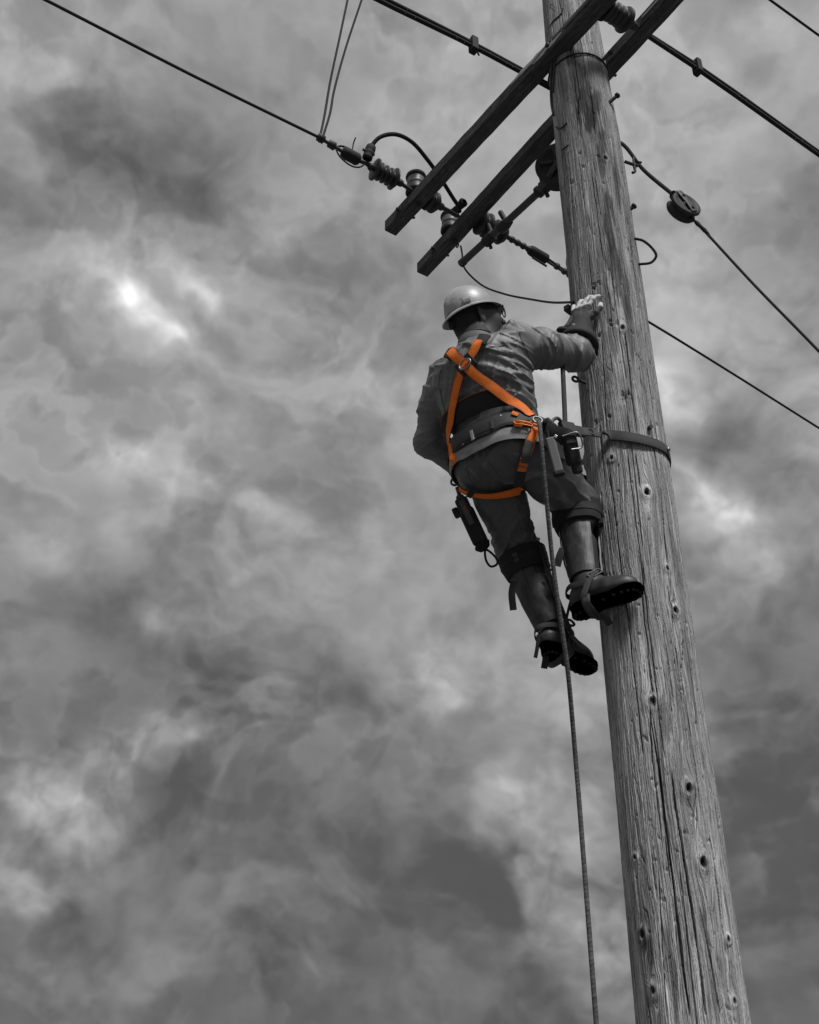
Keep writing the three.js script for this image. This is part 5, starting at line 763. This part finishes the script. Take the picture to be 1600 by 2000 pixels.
for (const q of [[-0.5498, 3.8879, 0.441], [-0.6832, 3.8334, 0.3339]]) part('rivet', new THREE.SphereGeometry(0.004, 10, 8).translate(...q), M.chrome, belt);

const harness = thing('safety_harness', 'bright orange safety harness with crossed back straps', 'harness', add(J.pelvis, spine, 0.5));
const hs = (pts, w, lift = 0.014) => paintWeb(ribbon(pts, w, 0.0035, { f: C0, lift }));
const strapA = part('back_strap', hs([[-0.6171, 4.1956, 0.4837], [-0.6368, 4.1609, 0.4723], [-0.6559, 4.1363, 0.4543], [-0.6729, 4.1126, 0.435], [-0.6901, 4.0786, 0.4102], [-0.7033, 4.0404, 0.3812], [-0.7126, 3.9947, 0.3459], [-0.72, 3.9504, 0.3083], [-0.7249, 3.9246, 0.2669], [-0.7228, 3.8865, 0.2398]], 0.04), M.orange, harness);
const strapB = part('back_strap', hs([[-0.7224, 4.2048, 0.4107], [-0.6989, 4.1565, 0.4346], [-0.6711, 4.1199, 0.4412], [-0.6345, 4.0677, 0.4468], [-0.5886, 4.0203, 0.45], [-0.5429, 3.9749, 0.4481], [-0.5057, 3.9448, 0.4385], [-0.4688, 3.9179, 0.431], [-0.4366, 3.8831, 0.4284]], 0.041, 0.018), M.orange, harness);
part('shoulder_pad', ribbon([[-0.5965, 4.2296, 0.4812], [-0.6069, 4.2111, 0.4828], [-0.6194, 4.1852, 0.4845]], 0.05, 0.008, { f: C0, lift: 0.003 }), M.black, strapA);
part('shoulder_pad', ribbon([[-0.7372, 4.2203, 0.3911], [-0.7261, 4.2043, 0.4052], [-0.7136, 4.177, 0.4241]], 0.05, 0.008, { f: C0, lift: 0.003 }), M.black, strapB);
{
  const [c, l, r] = [[-0.6696, 4.1148, 0.4478], [-0.6865, 4.1012, 0.4311], [-0.6508, 4.1267, 0.4635]], n = grad(C0, c, 0.02), x = unit(sub(r, l));
  part('d_ring_plate', box(add(c, n, 0.004), 0.075, 0.062, 0.007, x, unit(cross(n, x)), n, 0.004), M.black, harness);
  part('d_ring', ringOf(add(c, n, 0.012), unit(add(n, [0, 0.25, 0])), 0.02, 0.0036, 1.25, x), M.steel, harness);
  part('ring_webbing', box(add(c, n, 0.014), 0.012, 0.05, 0.003, unit(cross(x, n)), x, n, 0.001), M.orange.clone(), harness).material.vertexColors = false;
  const [b0, b1, b2, b3] = [[-0.5342, 3.9748, 0.4578], [-0.5007, 3.9511, 0.449], [-0.5068, 3.9384, 0.4473], [-0.5419, 3.9639, 0.4536]], bn = grad(C0, b0, 0.02), bx = unit(sub(b1, b0));
  part('adjuster', box(add(mix(b0, b1, 0.85), bn, 0.003), 0.008, 0.052, 0.006, bx, unit(cross(bn, bx)), bn, 0.003), M.steel, harness);
  part('size_label', box(add(mix(b0, b1, 0.3), bn, 0.0), 0.02, 0.02, 0.002, bx, unit(cross(bn, bx)), bn, 0.0005), grey(0.4), harness);
  // printed marks on the webbing
  for (const q of [[-0.6019, 4.0321, 0.4563], [-0.5691, 3.9983, 0.4575], [-0.4844, 3.9257, 0.4426]]) { const nn = grad(C0, q, 0.02); part('print', box(add(q, nn, 0.0004), 0.022, 0.011, 0.0008, bx, unit(cross(nn, bx)), nn, 0.0002), new THREE.MeshStandardMaterial({ color: new THREE.Color().setRGB(0.24, 0.11, 0.05), roughness: 0.8 }), strapB); }
  for (const q of [[-0.7035, 4.0323, 0.3825], [-0.711, 3.995, 0.3554]]) { const nn = grad(C0, q, 0.02), y = unit(sub([0.08, 1, 0.1], nn.map((k) => k * dot([0.08, 1, 0.1], nn)))); part('print', box(add(q, nn, 0.0002), 0.009, 0.026, 0.0008, unit(cross(y, nn)), y, nn, 0.0002), new THREE.MeshStandardMaterial({ color: new THREE.Color().setRGB(0.24, 0.11, 0.05), roughness: 0.8 }), strapA); }
}
// right hip: strap ends, snap hooks, leg strap
const lowR = part('hip_strap', hs([[-0.4383, 3.8742, 0.4412], [-0.4251, 3.8463, 0.4421], [-0.4331, 3.8102, 0.4457], [-0.4481, 3.7725, 0.4457]], 0.034, 0.012), M.orange, harness);
part('leg_strap', paintWeb(ribbon([[-0.4468, 3.7857, 0.4392], [-0.459, 3.748, 0.4294], [-0.4719, 3.7129, 0.409], [-0.4792, 3.6938, 0.3771]], 0.04, 0.005, { f: jeans0, lift: 0.014 })), M.orange, harness);
part('leg_adjuster', ribbon([[-0.4514, 3.7712, 0.441], [-0.4634, 3.7379, 0.4314], [-0.4721, 3.7085, 0.4091]], 0.032, 0.006, { f: jeans0, lift: 0.02 }), grey(0.05, 0.7), harness);
part('leg_webbing', ribbon([[-0.4746, 3.6989, 0.3899], [-0.4813, 3.6829, 0.3527], [-0.4809, 3.695, 0.2686]], 0.036, 0.004, { f: jeans0, lift: 0.013 }), M.webDark, harness);
for (const [a, b] of [[[-0.4867, 3.7094, 0.4281], [-0.4565, 3.7087, 0.4191]], [[-0.4891, 3.6935, 0.4053], [-0.4586, 3.6924, 0.3932]]]) part('slide_bar', rod(a, b, 0.003), M.steel, harness);
for (const s of [[[-0.5093, 3.8938, 0.4521], [-0.4874, 3.8826, 0.4518]], [[-0.5046, 3.8478, 0.4595], [-0.4473, 3.8408, 0.4567]], [[-0.5056, 3.8325, 0.4623], [-0.4764, 3.8269, 0.4638]]]) { part('tab', paintWeb(ribbon(s, 0.018, 0.004, { f: C0, lift: 0.018 })), M.orange, lowR); }
part('snap_hook', tube([[-0.5054, 3.8463, 0.4681], [-0.4761, 3.843, 0.4698], [-0.4428, 3.8351, 0.4649], [-0.4395, 3.8267, 0.4642], [-0.4732, 3.8293, 0.4701], [-0.5024, 3.8345, 0.469]], 0.003, 40, 7, true), M.copper, harness);
const [dr] = [[-0.4187, 3.8571, 0.4591]]; part('hip_ring', ringOf(dr, [0.2, 0.3, 1], 0.017, 0.0036), M.steel, harness);
part('thigh_strap', paintWeb(ribbon([[-0.6909, 3.7146, 0.2217], [-0.6531, 3.6925, 0.2213], [-0.6056, 3.6834, 0.2215], [-0.557, 3.6898, 0.2146], [-0.5072, 3.7067, 0.2014], [-0.4679, 3.7272, 0.1823]], 0.036, 0.005, { f: jeans0, lift: 0.011 })), M.orange, harness);
part('thigh_buckle', ribbon([[-0.6634, 3.6893, 0.2339], [-0.6442, 3.6834, 0.2289]], 0.05, 0.006, { f: jeans0, lift: 0.018 }), M.black, harness);
{ // left hip: strap down to the ring
  const p = [...[[-0.7241, 3.8785, 0.273], [-0.7211, 3.8334, 0.2748], [-0.7182, 3.7935, 0.2764]], ...[[-0.7061, 3.8728, 0.0932], [-0.7085, 3.8466, 0.0896]]];
  part('side_strap', paintWeb(ribbon(p, (t) => 0.034 - 0.014 * t, 0.004, { face: [-0.5, 0, 0.85] })), M.orange, harness);
  part('side_webbing', ribbon([[-0.7006, 3.906, 0.1816], [-0.6927, 3.8717, 0.1618], [-0.6938, 3.8394, 0.1201]], 0.016, 0.004, { face: [-0.5, 0, 0.85] }), M.webDark, harness);
  const [a, b, c] = [[-0.7109, 3.869, 0.1141], [-0.7089, 3.8482, 0.1021], [-0.7029, 3.824, 0.0881]];
  part('buckle', ringOf(b, [-0.4, 0, 1], 0.014, 0.005, 0.7), M.orange.clone(), harness).material.vertexColors = false;
  part('side_ring', ringOf(c, [-0.3, 0.2, 1], 0.02, 0.005, 0.9), grey(0.06, 0.4, { metalness: 0.7 }), harness);
}
{ // shock pack hanging at the left hip
  const [a, b, c, d, e, f] = [[-0.6978, 3.7928, 0.0932], [-0.6848, 3.7429, 0.0875], [-0.6615, 3.695, 0.0714], [-0.6082, 3.5746, 0.0365], [-0.5931, 3.5529, 0.0355], [-0.5606, 3.494, 0.0131]], ax = unit(sub(d, b)), n = unit(sub([-0.3, -0.1, 1], ax.map((k) => k * dot([-0.3, -0.1, 1], ax)))), x = unit(cross(ax, n));
  const t = thing('shock_pack', 'black shock absorber pack hanging from the left hip ring', 'lanyard', a);
  part('pack', box(mix(c, d, 0.45), 0.06, 0.15, 0.045, x, ax, n, 0.012), M.black, t);
  part('flap', box(add(mix(b, c, 0.6), n, 0.012), 0.05, 0.07, 0.04, x, ax, n, 0.01), grey(0.022, 0.8), t);
  part('side_pouch', box(add(mix(b, c, 0.75), x, 0.038), 0.024, 0.04, 0.035, x, ax, n, 0.006), M.black, t);
  part('tag', ribbon([add(mix(b, c, 0.2), n, 0.035), add(mix(c, d, 0.1), n, 0.03), add(mix(c, d, 0.42), n, 0.026)], 0.022, 0.002, { face: n }), grey(0.06, 0.7), t);
  for (let i = 0; i < 5; i++) part('print', box(add(mix(c, d, -0.1 + 0.055 * i), n, 0.0345 - 0.001 * i), 0.014 - 0.003 * (i % 2), 0.004, 0.002, x, ax, n, 0.0005), new THREE.MeshStandardMaterial({ color: new THREE.Color().setRGB(0.3, 0.1, 0.03), roughness: 0.8 }), t);
  part('swivel', merged(rod(a, b, 0.008), ringOf(mix(a, b, 0.9), n, 0.012, 0.005)), M.darkSteel, t);
  part('end_cap', turned(d, e, [[0, 0.03], [0.3, 0.034], [0.9, 0.024], [1, 0.01], [1, 0]], 18), M.rubber, t);
  const g0 = mix(e, f, 0.05), m1 = add(mix(e, f, 0.6), x, 0.018), m2 = add(mix(e, f, 0.7), x, -0.02);
  part('carabiner', tube([g0, m2, add(f, x, -0.014), add(f, x, 0.012), m1], 0.0048, 50, 8, true), M.black, t);
}
{ // pouch and tool at the right hip
  const [a, b, c, d, e] = [[-0.3934, 3.8114, 0.4734], [-0.385, 3.7652, 0.4698], [-0.3588, 3.6324, 0.4509], [-0.3124, 3.7891, 0.4605], [-0.2904, 3.7014, 0.4099]];
  const pouch = thing('tool_pouch', 'black leather tool pouch hanging at the right hip over the jeans', 'pouch', d);
  const ax = unit(sub(e, d)), n = unit(sub([0.1, -0.1, 1], ax.map((k) => k * dot([0.1, -0.1, 1], ax)))), x = unit(cross(n, ax));
  part('holster', box(mix(d, e, 0.52), 0.05, 0.112, 0.045, x, ax, n, 0.012), M.black, pouch);
  part('holster_tip', box(add(mix(d, e, 1.1), x, 0.006), 0.036, 0.06, 0.035, x, ax, n, 0.012), grey(0.02, 0.8), pouch);
  part('clip', box(add(e, x, 0.02), 0.03, 0.024, 0.02, x, ax, n, 0.006), grey(0.03, 0.6), pouch);
  part('frame', tube([add(add(d, x, -0.03), n, 0.02), add(add(d, x, 0.028), n, 0.026), add(add(mix(d, e, 0.5), x, 0.03), n, 0.032), add(add(mix(d, e, 0.52), x, -0.012), n, 0.034)], 0.0035, 40, 7), M.steel, pouch);
  part('hanger', ribbon([a, mix(a, d, 0.5), add(d, n, 0.01), add(mix(d, e, 0.3), n, 0.02)], 0.04, 0.006, { face: n }), M.webDark, pouch);
  const ax2 = unit(sub(c, b)), n2 = unit(sub([-0.1, 0, 1], ax2.map((k) => k * dot([-0.1, 0, 1], ax2)))), x2 = unit(cross(n2, ax2));
  const tool = thing('hand_tool', 'grey flat handled tool hanging beside the pouch on the right hip', 'tool', b);
  part('handle', box(add(mix(b, c, 0.5), x2, 0.004), 0.036, 0.145, 0.026, x2, ax2, n2, 0.008), grey(0.1, 0.55), tool);
  part('end', box(add(c, x2, 0.004), 0.04, 0.022, 0.03, x2, ax2, n2, 0.008), M.black, tool);
  part('clip', box(add(add(b, x2, 0.025), n2, 0.01), 0.012, 0.012, 0.01, unit(add(x2, ax2)), unit(sub(ax2, x2)), n2, 0.002), M.chrome, tool);
  part('loop', tube([add(b, ax2, 0.01), add(b, [0.0, 0.045, 0.0]), add(b, [0.02, 0.05, -0.02]), add(b, ax2, 0.012)], 0.004, 30, 7), M.black, tool);
}
{ // work positioning strap round the pole
  const [h0, h1, h2, g0, g1] = [[-0.3971, 3.8413, 0.456], [-0.3698, 3.8437, 0.4459], [-0.3397, 3.8576, 0.4193], [-0.3167, 3.8681, 0.3907], [-0.238, 3.9035, 0.3187]], front = [[-0.0966, 3.9985, 0.1507], [-0.0381, 3.9762, 0.173], [0.0264, 3.9617, 0.173]], edge = [[0.0882, 3.9603, 0.1427], [0.1309, 3.9627, 0.1024]];
  const ring = []; const aOf = (p) => Math.atan2(p[0] - poleX(p[1]), p[2]); const last = edge[1], a0 = aOf(last);
  for (let i = 1; i <= 14; i++) { const a = a0 + (i / 14) * 3.3, h = last[1] - 0.03 * (i / 14), r = poleR(h) + 0.006; ring.push([poleX(h) + r * Math.sin(a), h, r * Math.cos(a)]); }
  const hipLeft = settle(C0, add(add(add(J.pelvis, spine, 0.17), hipY.R, -0.15), hipY.F, 0.06), 0.02, 6), path = [g0, g1, ...front, ...edge, ...ring, mix(ring[13], hipLeft, 0.6), hipLeft];
  const nOut = (t, p) => { const r = Math.hypot(p[0], p[2]); return r < 0.26 ? [p[0] - poleX(p[1]), 0, p[2]] : p[2] > 0 ? [0.25, 0.05, 0.95] : [-0.6, 0, -0.6]; };
  const t = thing('positioning_strap', 'flat dark work positioning strap looped round the pole from the belt', 'strap', g0);
  const s = part('strap', ribbon(path, 0.043, 0.006, { twist: nOut, step: 0.012 }), M.strapWeb, t);
  const d0 = unit(sub(g1, g0)), fn = unit(sub([0.2, 0, 1], d0.map((k) => k * dot([0.2, 0, 1], d0)))), y = unit(cross(fn, d0));
  part('thimble', box(mix(g0, g1, 0.3), 0.085, 0.06, 0.024, d0, y, fn, 0.008), grey(0.03, 0.7), s);
  part('keeper', box(add(mix(g0, g1, 0.85), y, -0.004), 0.05, 0.046, 0.018, d0, y, fn, 0.005), grey(0.024, 0.7), s);
  part('eyelet', ringOf(add(mix(g1, front[0], 0.3), fn, 0.006), fn, 0.012, 0.003, 1.6, d0), M.webGrey, s);
  part('end_rivet', new THREE.SphereGeometry(0.01, 12, 8).translate(...add(edge[1], [0.01, 0.0, 0])), M.steel, t);
  part('carabiner', tube([h1, add(h2, [0.0, 0.035, 0]), add(g0, [0, 0.018, 0]), add(g0, [0.006, -0.012, 0]), add(h2, [0.0, -0.03, 0])], 0.0065, 60, 8, true), M.darkSteel, t);
  part('snap', merged(turned(h0, h1, [[0, 0.008], [0.2, 0.022], [0.5, 0.026], [0.8, 0.02], [1, 0.01]], 14), turned(mix(h0, h1, 0.4), add(h2, [0, -0.02, 0]), [[0, 0.01], [0.3, 0.02], [0.8, 0.015], [1, 0.006]], 12)), M.black, t);
}
{ // hand line from the belt to the ground
  const p = [...[[-0.4168, 3.8452, 0.4698], [-0.4161, 3.8016, 0.4909], [-0.4167, 3.7185, 0.5006], [-0.4114, 3.6087, 0.4719], [-0.4014, 3.49, 0.4264], [-0.3875, 3.3217, 0.3639], [-0.3679, 3.1324, 0.3124], [-0.351, 2.9813, 0.2713], [-0.3292, 2.6643, 0.1576]]], q = p[8], g = [...p, [q[0], 1.9, q[2]], [q[0], 0.9, q[2]], [q[0], 0.012, q[2] + 0.02]];
  const t = thing('hand_line', 'grey hand line rope hanging from the belt past the boots and out of frame', 'rope', [q[0], 0, q[2]]);
  part('rope', tube(g, 0.008, 400, 10), ropeMaterial(0.12, 3.95, 0.008), t);
}
{ // short dark rope behind the raised arm
  const p = [...[[-0.3063, 3.8827, 0.376], [-0.2939, 3.9968, 0.3264], [-0.2836, 4.1326, 0.2893], [-0.2734, 4.272, 0.2544], [-0.2642, 4.4024, 0.2373], [-0.2593, 4.4513, 0.2424], [-0.2447, 4.4639, 0.2497]], ...[[-0.1683, 4.7069, 0.0463]]], t = thing('tether_rope', 'short black rope hanging behind the raised sleeve down to the strap hook', 'rope', p[0]);
  part('rope', tube(p, 0.0095, 90, 9), ropeMaterial(0.035, 0.9, 0.0095), t);
  part('knot', new THREE.SphereGeometry(0.02, 14, 10).scale(1.3, 0.8, 1).translate(...p[5]), M.black, t);
}

renderer.render(scene, camera);
